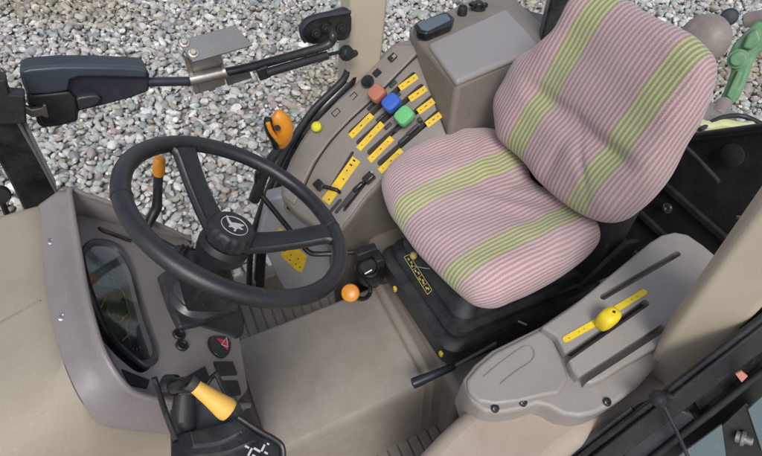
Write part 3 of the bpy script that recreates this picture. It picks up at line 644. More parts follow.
b = MB(); b.lathe([(0, -.012), (.016, -.011), (.0220, -.005), (.0245, .002), (.0225, .0065), (.0160, .0095), (.008, .011), (0, .0112)], kc, d, 28); b.build('knob', 'orange_knob', kb)
b = MB(); b.tube([ay(365, 274, .77), ay(372, 270, .77)], .004, 8); b.build('clevis_pin', 'bright_steel', kb)

# ------------------------------------------------------------------ range lever and its gate, near the camera
gate = thing('shift_gate', ay(215, 450, .36), 'black shift gate frame with curved slots and white shift pattern below the dashboard', 'shift gate')
G0 = ay(200, 430, .36); GN = V((.35, -.35, .87)).normalized()
def gx(px, py, h=0): return on(px, py, G0 + GN * h, GN)
b = MB(); b.tube(smooth([ay(154, 378, .41), ay(158, 390, .40), gx(166, 414, .012), gx(176, 440, .01)], 3), .0042, 10); b.build('side_rail', 'gloss_black', gate)
b = MB(); b.tube([ay(216, 373, .43), ay(223, 388, .41), gx(237, 416, .012)], .0042, 10); b.build('side_rail', 'gloss_black', gate)
b = MB(); b.tube([ay(203, 390, .42), ay(210, 379, .425), ay(217, 373, .43)], .004, 10); b.build('side_rail', 'gloss_black', gate)
gp = [(172, 436), (178, 434), (196, 430), (222, 424), (238, 418), (258, 431), (276, 441), (282, 449), (282, 462), (262, 500), (170, 500)]
cut = MB()
def arc(p, q, m_, w):
    pts = smooth([gx(*p), gx(*m_), gx(*q)], 6); s1 = []; s2 = []
    for i, c in enumerate(pts):
        t_ = (pts[min(i + 1, len(pts) - 1)] - pts[max(i - 1, 0)]).normalized(); n = GN.cross(t_).normalized(); s1.append(c + n * w + GN * .02); s2.append(c - n * w + GN * .02)
    return s1 + s2[::-1]
cut.prism(arc((193, 446), (242, 433), (220, 443), .0032), -GN * .05); cut.prism(arc((193, 457), (255, 442), (226, 453), .0032), -GN * .05)
b = MB(); b.prism([gx(x, y) for x, y in gp], -GN * .006); b.build('gate_plate', 'gloss_black', gate, bevel=.002, cut=cut)
b = MB(); b.tube(smooth([gx(238, 417, .004), gx(258, 430, .004), gx(277, 441, .004), gx(283, 449, .003), gx(283, 465, 0)], 4), .0042, 10); b.build('edge_rail', 'gloss_black', gate)
b = MB(); b.prism([gx(x, y, -.02) for x, y in ((185, 436), (250, 424), (268, 446), (230, 480), (185, 480))], -GN * .004); b.build('under_plate', 'steel', gate)
b = MB()
for x, y, w, h_ in ((250, 452, .0016, .0058), (257, 450, .0058, .0016), (263, 448, .0016, .0052), (247, 447, .0035, .0014), (266, 453, .003, .0014), (254, 456, .003, .0014), (268, 444, .002, .0012)):
    d = (gx(282, 449) - gx(238, 424)).normalized(); n = GN.cross(d); b.box(gx(x, y, .0008), d * w, n * h_, GN * .0006)
b.build('shift_pattern', 'white_print', gate)
b = MB(); b.prism([gx(x, y, -.03) for x, y in ((170, 410), (236, 395), (252, 430), (240, 470), (172, 480))], -GN * .005); b.build('gate_cover', 'column_plastic', gate, bevel=.002)
rl = thing('range_lever', ay(180, 385, .40), 'thick yellow handle on dark collar over black shift gate near the camera', 'lever')
ha, hb = ay(196, 387, .385), ay(227.5, 410, .352); d = (hb - ha).normalized(); Lh = (hb - ha).length
b = MB(); b.lathe([(.0070, -.005), (.0092, -.003), (.0098, .002), (.0122, Lh * .45), (.0160, Lh * .88), (.0163, Lh * .97), (.0150, Lh + .003), (.006, Lh + .0042), (0, Lh + .0042)], ha, d, 32); b.build('handle', 'yellow_handle', rl, ang=50)
b = MB(); b.lathe([(.0105, -.012), (.0110, -.008), (.0095, -.003), (.0095, -.001)], ha, d, 24); b.build('collar', 'brown_rubber', rl)
b = MB(); b.tube([ha - d * .008, ay(184, 385, .40), ay(172, 386, .43)], [.0095, .0115, .012], 16); b.lathe([(.017, -.012), (.015, .004), (.012, .008)], ay(174, 385, .428), (1, -.5, .4), 24); b.build('shaft', 'gloss_black', rl)
b = MB(); c = V(gx(183, 418, -.015)); b.tube([ay(185, 395, .415), c, gx(184, 428, -.028)], [.016, .018, .018], 18); b.build('rubber_sleeve', 'black_plastic', rl)

# ------------------------------------------------------------------ driver seat
SA = V((-.06, 1, 0)).normalized()                       # across the seat, towards the right door
seat = thing('driver_seat', (.62, .64, .12), 'pink striped fabric driver seat with green bands on black suspension base', 'seat')
def pillow(outl, O, A, B, Nn, thick, name, mod, k=5, rings=15, back=.4, fab='seat_fabric'):
    """inflated cushion over an outline; A across, B along, Nn outwards"""
    ring = smooth(outl, k, True); cen = sum(ring, V()) / len(ring); n = len(ring)
    vs, uv = [], []
    ss = [1 - (i / rings) ** 1.0 for i in range(rings)]
    ss = [math.sin(math.pi / 2 * (1 - i / rings)) for i in range(rings)]
    def add(p, h): 
        u_, v_ = (p - O).dot(A), (p - O).dot(B); vs.append(p + Nn * (h + mod(u_, v_, h))); uv.append((u_ + math.copysign(max(0, thick * (1 - back) * .72 - h) * min(1, max(0, abs(u_) - .12) / .05) * .9, u_), v_))
    fs = []
    # back ring
    for s_, h in ((.80, -thick * back), (.93, -thick * back), (.985, -thick * back * .55)):
        for p in ring: add(cen + (p - cen) * s_, h)
    for s_ in ss:
        h = thick * (1 - back) * (1 - s_ ** 9) ** .5
        for p in ring: add(cen + (p - cen) * s_, h)
    add(cen, thick * (1 - back))
    m_ = 3 + rings
    for i in range(m_ - 1):
        for j in range(n): fs.append((i * n + j, i * n + (j + 1) % n, (i + 1) * n + (j + 1) % n, (i + 1) * n + j))
    for j in range(n): fs.append(((m_ - 1) * n + j, (m_ - 1) * n + (j + 1) % n, m_ * n))
    fs.append(tuple(range(n - 1, -1, -1)))
    b = MB(); b.add(vs, fs); b.uv = uv
    return b.build(name, fab, seat, sub=1, ang=180)
# cushion
CZ = .445; CB = V((1, .06, 0)).normalized(); CN = V((-.03, 0, 1)).normalized(); CO = V((.60, .655, CZ))
cpx = [(381, 184), (387, 170), (404, 157), (426, 145), (448, 137), (472, 134), (493, 136), (514, 146), (526, 161), (532, 182), (545, 191), (560, 192), (576, 201), (593, 215), (601, 230), (599, 243), (586, 257.5), (562, 275), (535, 290), (514, 299), (497, 305.5), (479, 304), (466, 297), (448, 281), (433, 266), (414, 246), (397, 222), (387, 207)]
def cmod(u, v, h):
    d = 0
    if h > 0:
        d += -.022 * math.exp(-(u / .10) ** 2) * (1 / (1 + math.exp(-(v - .02) / .04))) + .010 * math.exp(-((abs(u) - .15) / .05) ** 2)
        d += -.012 * max(0, -v - .10) / .1
        d += -.006 * math.exp(-((u - .02 - .25 * (v - .02)) / .012) ** 2) * (1 / (1 + math.exp(-(v - .03) / .02)))
        d += .0035 * math.sin(v * 70 + 5 * math.sin(u * 17)) * math.exp(-((v - .08) / .09) ** 2) + .002 * math.sin(u * 55 + v * 30)
    return d
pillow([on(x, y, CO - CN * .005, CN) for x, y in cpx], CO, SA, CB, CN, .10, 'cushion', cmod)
# backrest
BO = V((.755, .64, .51)); BU = V((.36, .02, .93)).normalized(); BN = SA.cross(BU).normalized()
if BN.x > 0: BN = -BN
bpx = [(497, 112), (499, 97), (506, 82), (520, 58), (540, 45), (560, 30), (570, 13), (580, -4), (597, -11), (622, -3), (650, 14), (687, 31), (705, 46), (715, 61), (713, 84), (701, 118), (684, 147), (669, 177), (653, 198), (639, 211), (623, 221.5), (607, 222), (587, 215), (564, 201), (546, 186), (532, 168), (514, 149), (501, 132)]
def bmod(u, v, h):
    d = 0
    if h > 0:
        d += .0018 * math.sin(u * 48 + v * 22) + .0015 * math.sin(v * 63 - u * 15)
        d += -.016 * math.exp(-((v - .165 - .35 * u * u) / .020) ** 2) * (1 - min(1, abs(u) / .19) ** 4)
        d += .012 * math.exp(-((v - .09) / .06) ** 2) * math.exp(-(u / .15) ** 2)
        d += .012 * math.exp(-((abs(u) - .17) / .04) ** 2)
        d += -.011 * math.exp(-(u / .018) ** 2) * math.exp(-((v - .07) / .07) ** 2)
        d += -.007 * math.exp(-((v - .10 - .8 * (u + .08)) / .012) ** 2) * math.exp(-((u + .06) / .05) ** 2)
    return d
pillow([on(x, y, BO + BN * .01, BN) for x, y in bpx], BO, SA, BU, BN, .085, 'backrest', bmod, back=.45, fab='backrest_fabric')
b = MB(); c = BO + BU * .20 - BN * .055
b.prism(smooth([c + SA * x + BU * y for x, y in ((-.13, -.2), (-.15, 0), (-.11, .13), (0, .15), (.11, .13), (.15, 0), (.13, -.2))], 4, True), -BN * .02, .9); b.build('back_shell', 'black_plastic', seat, bevel=.006)
# cushion pan and hinge plates
b = MB(); pan = [on(x, y, CO - CN * .07, CN) for x, y in ((388, 190), (410, 165), (470, 148), (540, 185), (590, 225), (585, 255), (540, 283), (490, 300), (455, 290), (410, 240))]
b.prism(pan, (0, 0, -.03)); b.build('cushion_pan', 'black_plastic', seat, bevel=.008)
for sgn in (-1, 1):
    b = MB(); c = V((.76, .645, .45)) + SA * (.205 * sgn); b.prism([c + V((-.06, 0, -.08)), c + V((.06, 0, -.08)), c + V((.08, 0, .03)), c + V((.03, 0, .05))], SA * .012 * sgn); b.build('hinge_plate', 'dark_void', seat, bevel=.003)
b = MB(); b.box(V((.80, .645, .44)), V((.025, 0, 0)), SA * .19, V((0, 0, .13))); b.build('dark_gap_filler', 'dark_void', seat, bevel=.01)  # added dark block that keeps the gap below the backrest dark
# suspension bellows : stacked rounded rings
def rrect(x0, x1, y0, y1, z, r, n=5, tilt=0):
    out = []
    for cx, cy, a0 in ((x1 - r, y1 - r, 0), (x0 + r, y1 - r, 90), (x0 + r, y0 + r, 180), (x1 - r, y0 + r, 270)):
        for i in range(n + 1):
            a = math.radians(a0 + 90 * i / n); x = cx + r * math.cos(a); y = cy + r * math.sin(a); out.append(V((x - .06 * (y - .64), y, z + tilt * (x - .4))))
    out.append(out[0].copy()); return out
lv = [(0, .15), (0, .215), (-.004, .228), (.006, .238), (.026, .240), (.030, .252), (.018, .262), (.022, .272), (.042, .276), (.048, .292), (.040, .302), (.046, .310), (.075, .345), (.09, .375), (.10, .40)]
fxx, y0, y1 = .392, .468, .832
lo_, hi_ = lv[:4], lv[4:]
b = MB(); b.grid([rrect(fxx + d, .86 - d * .4, y0 + d * .8, y1 - d * .8, z, .04) for d, z in lv]); b.build('suspension_bellows', 'bellows_plastic', seat, ang=40)
# pictogram sticker on the front slope
sA = rrect(fxx + .046, .8, y0 + .0368, y1 - .0368, .310, .04); sB = rrect(fxx + .075, .8, y0 + .06, y1 - .06, .345, .04)
S0 = V((fxx + .046, .64, .310)); S1 = V((fxx + .075, .64, .345)); sU = (S1 - S0).normalized(); sA_ = SA.copy(); SN = sA_.cross(sU).normalized()
if SN.x > 0: SN = -SN
def sx_(px, py, h=.002): return on(px, py, S0 + SN * h, SN)
b = MB(); quad = [sx_(404, 257), sx_(409, 254.5), sx_(432, 290), sx_(427.5, 294.5)]
for i in range(4): b.tube([quad[i], quad[(i + 1) % 4]], .0009, 6)
for f_ in (.36, .58, .8): b.tube([blend(quad[0], quad[3], f_), blend(quad[1], quad[2], f_)], .0007, 6)
for f_, g_ in ((.1, .5), (.2, .6), (.28, .35), (.42, .4), (.5, .65), (.63, .3), (.7, .6), (.75, .45), (.88, .4), (.92, .65)):
    c = blend(blend(quad[0], quad[3], f_), blend(quad[1], quad[2], f_), g_); b.box(c, sA_ * .0035, sU * .0022, SN * .0006)
lab(b.build('pictogram_sticker', 'sticker_print', seat), 'black sticker with yellow pictograms')
b = MB(); b.lathe([(0, 0), (.007, .001), (.010, .008), (.008, .016), (0, .019)], sx_(413.5, 258, .004), (0, .1, 1), 16); b.build('hanging_tag', 'sticker_print', seat)
b = MB(); b.tube(smooth([sx_(414, 266, .006), sx_(424, 268, .012), sx_(434, 269, .014)], 4), .0008, 6); b.build('tag_string', 'white_print', seat)
for x, y in ((395, 289), (441, 354)): b = MB(); b.box(az(x, y, .20), (.004, 0, 0), (0, .006, 0), (0, 0, .008)); b.build('cable_tie', 'yellow_decal', seat, bevel=.002)
# adjuster lever, slide rail
sl0, sl1, sl2 = az(412, 384, .20), az(455, 366, .21), az(496, 343, .22)
b = MB(); b.tube([sl1, sl2], .0045, 10); lv_ = b.build('adjuster_lever', 'plate_steel', seat)
b = MB(); d = (sl1 - sl0).normalized(); Lx = (sl1 - sl0).length; b.lathe([(.008, 0), (.0125, .002), (.013, .01), (.0105, Lx * .5), (.009, Lx - .004), (.006, Lx)], sl0, d, 16); b.build('grip', 'housing_plastic', lv_)
b = MB(); b.prism([az(443, 352, .17), az(600, 280, .17), az(600, 300, .17), az(452, 362, .17)], (0, 0, -.04)); b.box(az(473, 346, .19), (.016, 0, 0), (0, .008, 0), (0, 0, .012)); b.build('slide_rail', 'black_plastic', seat, bevel=.004)
bolt('bolt', az(474, 344, .205), (-.2, -.6, .7), .008, .008, 'plate_steel', seat)
b = MB(); b.tube([az(518, 321, .25), az(527, 325, .25)], .003, 8); b.build('spring_clip', 'steel', seat)

# ------------------------------------------------------------------ right console
con = thing('side_console', (.5, 1.05, -.1), 'brown grey lever console with yellow decals beside the right door', 'console')
D0 = ay(448, 137, .922); D1 = ay(411, 38, 1.2); D2 = ay(290, 168, 1.12)
DN = (D1 - D0).cross(D2 - D0).normalized()
if DN.z < 0: DN = -DN
def dx(px, py, h=0): return on(px, py, D0 + DN * h, DN)
slots = [((348, 129), (411, 70.5)), ((356, 139), (419, 82.5)), ((367, 149), (429.5, 94)), ((377.5, 160), (440, 105.5))]
cut = MB()
for p, q in slots: cut.prism(stadium(dx(*p, .03), dx(*q, .03), .0085)(DN), -DN * .08)
for p, q in (((322, 194), (349, 150)), ((341, 208), (362, 181))): cut.prism(stadium(dx(*p, .03), dx(*q, .03), .0046)(DN), -DN * .08)
dk = [(411, 38), (448, 137), (420, 152), (395, 168), (380, 182), (366, 196), (350, 218), (338, 232), (318, 228), (296, 212), (281, 196), (282, 180), (291, 158), (301, 140), (315, 120), (332, 103), (352, 86), (374, 62), (393, 43)]
b = MB(); b.prism([dx(x, y) for x, y in dk], V((0, .02, -.05))); b.build('console_deck', 'console_plastic', con, bevel=.008, cut=cut)
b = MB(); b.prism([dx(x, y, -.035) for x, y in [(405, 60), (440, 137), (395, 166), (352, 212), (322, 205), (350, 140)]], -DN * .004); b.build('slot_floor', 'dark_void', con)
# raised outer ledge
ldg = [(413, 44), (417, 53), (404, 67), (376, 95), (350, 119), (330, 140), (314, 162), (302, 186), (294, 205), (283, 197), (284, 181), (293, 159), (303, 140.5), (317, 120.5), (334, 103.5), (354, 86.5), (376, 62.5), (395, 44)]
b = MB(); b.prism([dx(x, y, .006) for x, y in ldg], -DN * .010); b.build('outer_ledge', 'console_plastic', con, bevel=.005, seg=4)
b = MB(); b.tube(smooth([dx(418, 55, .002), dx(404, 68.5, .002), dx(377, 96, .002), dx(351, 120, .002), dx(331.5, 141, .002), dx(316, 163, .002), dx(304, 188, .002)], 4), .0022, 8); b.build('trim_line', 'dark_void', con)
# console side wall down to floor
edge = [(448, 137), (420, 152), (395, 168), (380, 182), (366, 196), (350, 218), (338, 232), (322, 229)]
top = [dx(x, y, -.004) for x, y in edge]
rows = [[p + V((0, .004, 0)) for p in top], [p + V((.004, .004, -.02)) for p in top], [V((p.x + .02, p.y + .03, .15)) for p in top], [V((p.x + .03, p.y + .05, -.2)) for p in top]]
b = MB(); b.grid(rows); b.build('side_skirt', 'console_plastic', con, ang=60, solid=.004)
b = MB()
for p, q in (((344, 206), (366, 178)), ((336, 212), (352, 192)), ((328, 214), (340, 200))): b.prism(stadium(dx(*p, .005), dx(*q, .005), .0040)(DN), -DN * .01)
b.build('lever_guide', 'column_plastic', con, bevel=.001)
# armrest box
BZ = .65
bt = [az(x, y, BZ) for x, y in ((408, 27), (457, 85), (560, 38), (505, -14), (470, -2))]
b = MB(); b.prism(bt, (-.008, .0, -.50), 1.0); b.build('storage_box', 'console_plastic', con, bevel=.016, seg=4)
b = MB(); b.prism([az(x, y, BZ + .012) for x, y in ((428, 42.5), (456.5, 81), (541, 46), (526, 28), (506, 7.5))], (0, 0, -.022)); b.build('box_lid', 'lid_plastic', con, bevel=.010, seg=4)
# decals, with tiny marks
yd = [((399.5, 86), (415, 75)), ((409.5, 97), (424, 87)), ((418, 109.5), (431.5, 99.5)), ((426.5, 122.5), (438.5, 113.5)), ((350, 134), (370, 114)), ((358, 146.5), (380.5, 122.5)), ((369, 158), (390, 137)), ((379.5, 169), (400, 149.5))]
mk = MB()
for p, q in yd:
    A, B = dx(p[0] + 1.2, p[1] + 1.5, .0012), dx(q[0] + 1.2, q[1] + 1.5, .0012); d = (B - A).normalized(); n = DN.cross(d).normalized()
    b = MB(); b.prism([A - n * .0092 - d * .004, B - n * .0092 + d * .003, B + n * .0092 + d * .003, A + n * .0092 - d * .004], -DN * .003); lb = b.build('lever_decal', 'yellow_decal', con)
    for f_ in (.12, .5, .85):
        s_ = MB(); s_.box(blend(A, B, f_) + DN * .0006, d * (.0035 if f_ == .5 else .0016), n * .0009, DN * .0006)
        s_.build('decal_symbol', 'dark_void', lb)
A, B = dx(325.5, 202, .0012), dx(356.5, 159, .0012); d = (B - A).normalized(); n = DN.cross(d).normalized()
b = MB(); b.prism([A - n * .0145, B - n * .0145, B + n * .0145, A + n * .0145], -DN * .003); big = b.build('lever_decal', 'yellow_decal', con); lab(big, 'wide yellow scale decal')
for f_ in (.08, .3, .55, .72, .85, .95):
    s_ = MB(); s_.box(blend(A, B, f_) + DN * .0006 + n * (.003 if f_ > .6 else -.004), d * .0022, n * (.004 if f_ > .8 else .0015), DN * .0006)
    s_.build('decal_symbol', 'dark_void', big)
# coloured lever knobs
def knob(px, py, w, l, h, mat, stem_px, labtxt):
    base = dx(*stem_px, -.03); top_ = dx(px, py, h)
    d = (dx(411, 70) - dx(348, 129)).normalized(); n = DN.cross(d).normalized()
    lv_ = MB(); lv_.box(blend(base, top_, .5), d * .006, n * .0026, DN * ((h + .03) / 2)); lv_.box(dx(*stem_px, .003), d * .016, n * .0045, DN * .003); lo = lv_.build('control_lever', 'black_plastic', con, bevel=.001)
    lab(lo, labtxt)
    b = MB(); rings = []
    for s_, hh in ((.75, -.018), (.92, -.015), (1, -.004), (.96, .008), (.86, .0125), (.5, .0135)):
        rings.append([top_ + d * (l * s_ * math.copysign(abs(math.cos(a)) ** .52, math.cos(a))) + n * (w * s_ * math.copysign(abs(math.sin(a)) ** .52, math.sin(a))) + DN * hh for a in np.linspace(0, 2 * math.pi, 25)])
    b.grid(rings); b.add(rings[-1][:-1], [tuple(range(24))]); b.add(rings[0][:-1], [tuple(range(23, -1, -1))])
    b.build('knob', mat, lo, ang=50)
knob(377, 93.5, .0215, .0235, .040, 'salmon_knob', (372, 106), 'lever with salmon red knob')
knob(391.5, 103, .0225, .0250, .040, 'blue_knob', (386, 113), 'lever with blue knob')
knob(404.5, 116, .0230, .0260, .040, 'green_knob', (399, 128), 'lever with green knob')
b = MB(); d = (dx(411, 70) - dx(348, 129)).normalized(); n = DN.cross(d).normalized()
b.box(dx(413, 130, .008), d * .020, n * .0045, DN * .008); b.box(dx(407, 136, .004), d * .03, n * .0055, DN * .004); b.box(dx(420, 120, .012), d * .006, n * .006, DN * .010); lab(b.build('control_lever', 'column_plastic', con, bevel=.002), 'bare black lever without knob')
for x, y in ((393, 84), (397, 96), (388, 126), (380, 118)): b = MB(); b.box(dx(x, y, .004), d * .012, n * .0045, DN * .004); b.build('lever_slide', 'column_plastic', con, bevel=.0015)
# ledge switches
b = MB(); b.box(dx(377, 73, .0075), d * .011, n * .009, DN * .004); b.build('switch_recess', 'dark_void', con, bevel=.001)
b = MB(); c = dx(368, 82, .012); b.lathe([(.012, -.01), (.0155, -.006), (.0165, .004), (.0155, .012), (.012, .0155), (0, .016)], c, DN, 20, sx=1.15, ref=d); b.build('black_knob', 'gloss_black', con)
b = MB(); b.box(dx(392.5, 57.5, .009), d * .012, n * .0085, DN * .005); rk = b.build('rocker_switch', 'gloss_black', con, bevel=.002)
b = MB(); b.box(dx(394, 56, .0155), d * .005, n * .004, DN * .001); b.build('switch_lens', 'lid_plastic', rk)
for x, y, l, w, n_side in ((336, 112.5, .0110, .0075, 4), (353.5, 96, .0095, .007, 3)):
    c = dx(x, y, .0065); cs = [c - d * l - n * w, c + d * l - n * w, c + d * l + n * w, c - d * l + n * w]; b = MB()
    for i in range(n_side): b.tube([cs[i], cs[(i + 1) % 4]], .0012, 6)
    b.build('blank_outline', 'dark_void', con)
b = MB(); b.lathe([(.004, -.008), (.004, .002), (.0135, .003), (.0155, .009), (.0145, .016), (.009, .021), (0, .022)], dx(318, 128, .010), DN, 24); lab(b.build('pull_knob', 'lime_knob', con), 'round yellow pull knob')
# lower levers
b = MB(); b.box(dx(369, 178, .012), d * .016, n * .011, DN * .013); b.box(dx(358, 187, .008), d * .018, n * .006, DN * .006); lo = b.build('position_lever', 'gloss_black', con, bevel=.004); b = MB(); b.lathe([(.0035, 0), (.0035, .002), (0, .002)], dx(372, 172, .026), DN, 12); b.build('pin', 'bright_steel', lo)
b = MB(); b.box(dx(319, 185, .020), d * .012, n * .013, DN * .009); b.tube([dx(319, 185, .015), dx(337, 190, .008), dx(345, 197, -.02)], .006, 10); lab(b.build('hand_lever', 'gloss_black', con, bevel=.004), 'short black cranked lever')
# things on top of the box
rad = thing('dark_tray', az(433, 23, BZ), 'black oblong tray with blue grey top lying on the console edge', 'tray')
b = MB(); b.prism([az(x, y, BZ + .028) for x, y in ((413, 24), (417, 31), (427, 33), (452, 23), (455, 17), (448, 11.5), (441, 12))], (0, 0, -.026), .97); b.build('tray_body', 'gloss_black', rad, bevel=.006)
b = MB(); b.prism([az(x, y, BZ + .032) for x, y in ((417, 23), (421, 28.5), (428, 30), (451, 19), (447, 13.5), (441, 14))], (0, 0, -.006)); b.build('tray_top', 'tray_pad', rad, bevel=.002)
kn = thing('black_dial', az(462, 13, BZ), 'short black round dial on the console top beside the dark tray', 'dial')
b = MB(); b.lathe([(.014, 0), (.0145, .004), (.013, .02), (.0115, .023), (.009, .023), (.008, .020), (0, .020)], az(462, 14, BZ + .001), (0, 0, 1), 24); b.build('dial_body', 'black_plastic', kn)
kn = thing('black_socket', az(479, 7, BZ), 'black lidded socket on the console top nearest the rear post', 'socket')
b = MB(); b.lathe([(.022, 0), (.022, .003), (.015, .005), (.014, .016), (.011, .019), (0, .019)], az(478, 8, BZ + .001), (0, 0, 1), 24); b.build('socket_body', 'black_plastic', kn)
b = MB(); b.box(az(473, 4, BZ + .025), (.009, .004, 0), (-.004, .008, 0), (0, 0, .004)); b.box(az(485, 5, BZ + .022), (.007, 0, 0), (0, .006, 0), (0, 0, .006)); b.build('socket_lid', 'gloss_black', kn, bevel=.002)

# ------------------------------------------------------------------ left fender console
fc = thing('fender_console', (.62, .27, .38), 'grey moulded console with three slots and screws over the left fender', 'console')
E0 = V((.5, .27, .50)); EN = V((-.10, -.06, 1)).normalized()
def ex_(px, py, h=0): return on(px, py, E0 + EN * h, EN)
plt = [(541, 327), (568, 309), (592, 290), (622, 265), (650, 242), (662, 234.5), (675, 231.5), (688, 234), (704, 245), (724, 262), (706, 290), (694, 310), (684, 333), (650, 351), (624, 366), (604, 379), (592, 384), (582, 382), (573, 371), (566, 354), (556, 336)]
flg = [(463, 379), (475, 364), (492, 350), (541, 326), (592, 291), (675, 232.5), (720, 262), (690, 320), (668, 352), (640, 385), (622, 399), (607, 408), (594, 414), (580, 417), (564, 415), (549, 407), (538, 404), (522, 410), (500, 414), (483, 412), (470, 400)]
b = MB(); b.prism([ex_(x, y, -.03) for x, y in flg], (0, .01, -.13), 1.0); b.build('flange', 'fender_plastic', fc, bevel=.008, seg=5)
cut = MB()
for p, q, w in (((607.5, 290), (683.5, 246), .0062), ((570, 352), (651, 296), .0072), ((575, 382), (668, 322), .0072)): cut.prism(stadium(ex_(*p, .03), ex_(*q, .03), w)(EN), -EN * .075)
b = MB(); b.prism([ex_(x, y) for x, y in plt], -EN * .06); b.build('top_plate', 'fender_plastic', fc, bevel=.006, seg=5, cut=cut, ang=40)
b = MB()
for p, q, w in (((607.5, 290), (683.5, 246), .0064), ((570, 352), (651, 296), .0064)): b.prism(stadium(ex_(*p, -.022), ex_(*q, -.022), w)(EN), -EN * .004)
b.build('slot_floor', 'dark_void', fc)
# padded left end with thumb outline
padl = [(466, 380), (478, 366), (495, 352), (541, 329), (554, 340), (563, 360), (569, 378), (560, 394), (545, 396), (520, 402), (495, 405), (478, 402), (468, 392)]
b = MB(); b.prism([ex_(x, y, -.022) for x, y in padl], -EN * .02); b.build('front_pad', 'fender_plastic', fc, bevel=.007, seg=5)
b = MB(); b.tube(smooth([ex_(x, y, -.0215) for x, y in ((483, 377), (500, 363), (518, 350), (525, 346.5), (532, 348), (534, 355), (530, 362), (515, 372), (500, 384))], 4), .0013, 8); b.build('thumb_outline', 'console_plastic', fc)
for x, y in ((495, 408.5), (523, 402.5), (607, 402)): screw('screw', ex_(x, y, -.0295), (EN + V((0, -.5, 0))).normalized(), .0062, 'gloss_black', fc)
hl = thing('hand_throttle', ex_(606, 315, 0), 'yellow hand throttle knob with flat perforated strips in the fender console slot', 'throttle')
d = (ex_(651, 296) - ex_(570, 352)).normalized(); n = EN.cross(d).normalized()
s1, s2 = ex_(566, 339, .002), ex_(644, 292, .002)
def strip(p, q, w=.0062):
    return stadium(p, q, w)(EN)
cut = MB()
for x, y in ((569, 338), (579, 331.5), (584, 329), (632, 299.5), (637, 296.5)): cut.lathe([(.0016, -.02), (.0016, .02)], ex_(x, y, .002), EN, 10)
b = MB(); b.prism(strip(s1, ex_(600, 320, .002)), -EN * .003); b.prism(strip(ex_(611, 312, .0021), s2), -EN * .003); b.build('scale_strip', 'yellow_plastic', hl, cut=cut)
b = MB(); rings = []
for s_, hh, lean in ((.55, -.004, 0), (.72, .002, 0), (.92, .014, .001), (1.0, .028, .003), (.96, .038, .005), (.78, .0435, .0065), (.4, .0458, .0075)):
    c = ex_(603, 325, 0) + EN * hh + d * lean
    rings.append([c + d * (.0205 * s_ * math.copysign(abs(math.cos(a)) ** .7, math.cos(a))) + n * (.0165 * s_ * math.copysign(abs(math.sin(a)) ** .7, math.sin(a))) for a in np.linspace(0, 2 * math.pi, 33)])
b.grid(rings); b.add(rings[-1][:-1], [tuple(range(32))]); b.build('knob', 'yellow_plastic', hl, ang=60)
c = c - EN * .0150
b = MB(); b.lathe([(.0028, 0), (.0028, .0006), (0, .0006)], c + EN * .0155 + d * .003, EN, 12); b.build('knob_hole', 'dark_void', hl)
b = MB(); b.box(ex_(600, 326, -.004), d * .007, n * .004, EN * .016); b.build('stem', 'black_plastic', hl, bevel=.001)

# ------------------------------------------------------------------ right side window hardware
YD = 1.13
lh = thing('window_latch', ay(85, 110, YD), 'large black moulded latch housing on a thin rod across the right window', 'window latch')
hp = [(19, 72), (28, 68), (60, 65.5), (100, 65.5), (138, 67), (147, 69), (150, 76), (149.5, 92), (130, 99), (100, 107), (79, 112), (78, 122), (60, 127), (43, 129), (37, 125), (34, 112), (27, 106), (26, 94), (22, 84)]
b = MB(); b.prism([ay(x, y, YD) for x, y in hp], (0, .05, 0), .98); b.build('housing', 'housing_plastic', lh, bevel=.007, seg=4)
b = MB(); b.prism([ay(x, y, YD - .014) for x, y in ((21, 72), (30, 69.5), (62, 67), (100, 67), (138, 68.5), (147, 71), (147, 78), (110, 77), (79, 77), (70, 80), (68, 91), (50, 94), (28, 95), (24, 84))], (0, .016, 0)); b.build('top_cover', 'housing_skylit', lh, bevel=.005, seg=4)
b = MB(); b.prism([ay(x, y, YD - .012) for x, y in ((29, 96), (69, 92), (76, 99), (78, 119), (60, 124), (44, 126), (40, 121), (38, 110))], (0, .014, 0)); b.build('lower_cover', 'black_plastic', lh, bevel=.005)
b = MB(); b.prism([ay(x, y, YD - .010) for x, y in ((76, 99), (80, 97.5), (90, 96), (97, 95.5), (102, 99), (98, 104), (90, 107), (79, 110))], (0, .014, 0)); b.build('release_trigger', 'column_plastic', lh, bevel=.004)
b = MB(); b.prism([ay(x, y, YD - .018) for x, y in ((24, 106), (32, 110), (42, 108), (43, 105), (46, 105), (49, 118), (44, 117), (42, 116), (32, 118), (26, 114))], (0, .012, 0)); b.build('latch_tongue', 'steel', lh, bevel=.002)
b = MB(); b.tube([ay(148, 82, YD + .01), ay(193, 81, YD + .01)], .0105, 16); b.build('rod', 'housing_plastic', lh)
br = thing('clamp_bracket', ay(215, 70, YD), 'grey steel plate with two bolts clamped on the window rod', 'bracket')
p4 = [(177, 41), (235, 25), (253, 45), (193, 62)]
b = MB(); BN0 = V((0, -.6, .8)); C0 = ay(215, 43, YD - .05); b.prism([on(x, y, C0, BN0) for x, y in p4], -BN0 * .005); b.build('plate', 'plate_steel', br, bevel=.0015)
for x, y in ((184.5, 42.5), (193.5, 53)): bolt('bolt', on(x, y, C0 + BN0 * .0005, BN0), BN0, .0068, .008, 'steel', br)
b = MB(); b.prism([ay(x, y, YD - .012) for x, y in ((187, 56), (221, 50), (226, 85), (195, 95))], (0, .03, 0)); b.build('clamp_body', 'steel', br, bevel=.003)
b = MB(); b.tube([ay(190, 80, YD - .022), ay(225, 72, YD - .022)], .0130, 16); b.lathe([(.016, 0), (.016, .006)], ay(224, 72, YD - .022), (1, -.1, .2), 18); b.build('sleeve', 'steel', br)
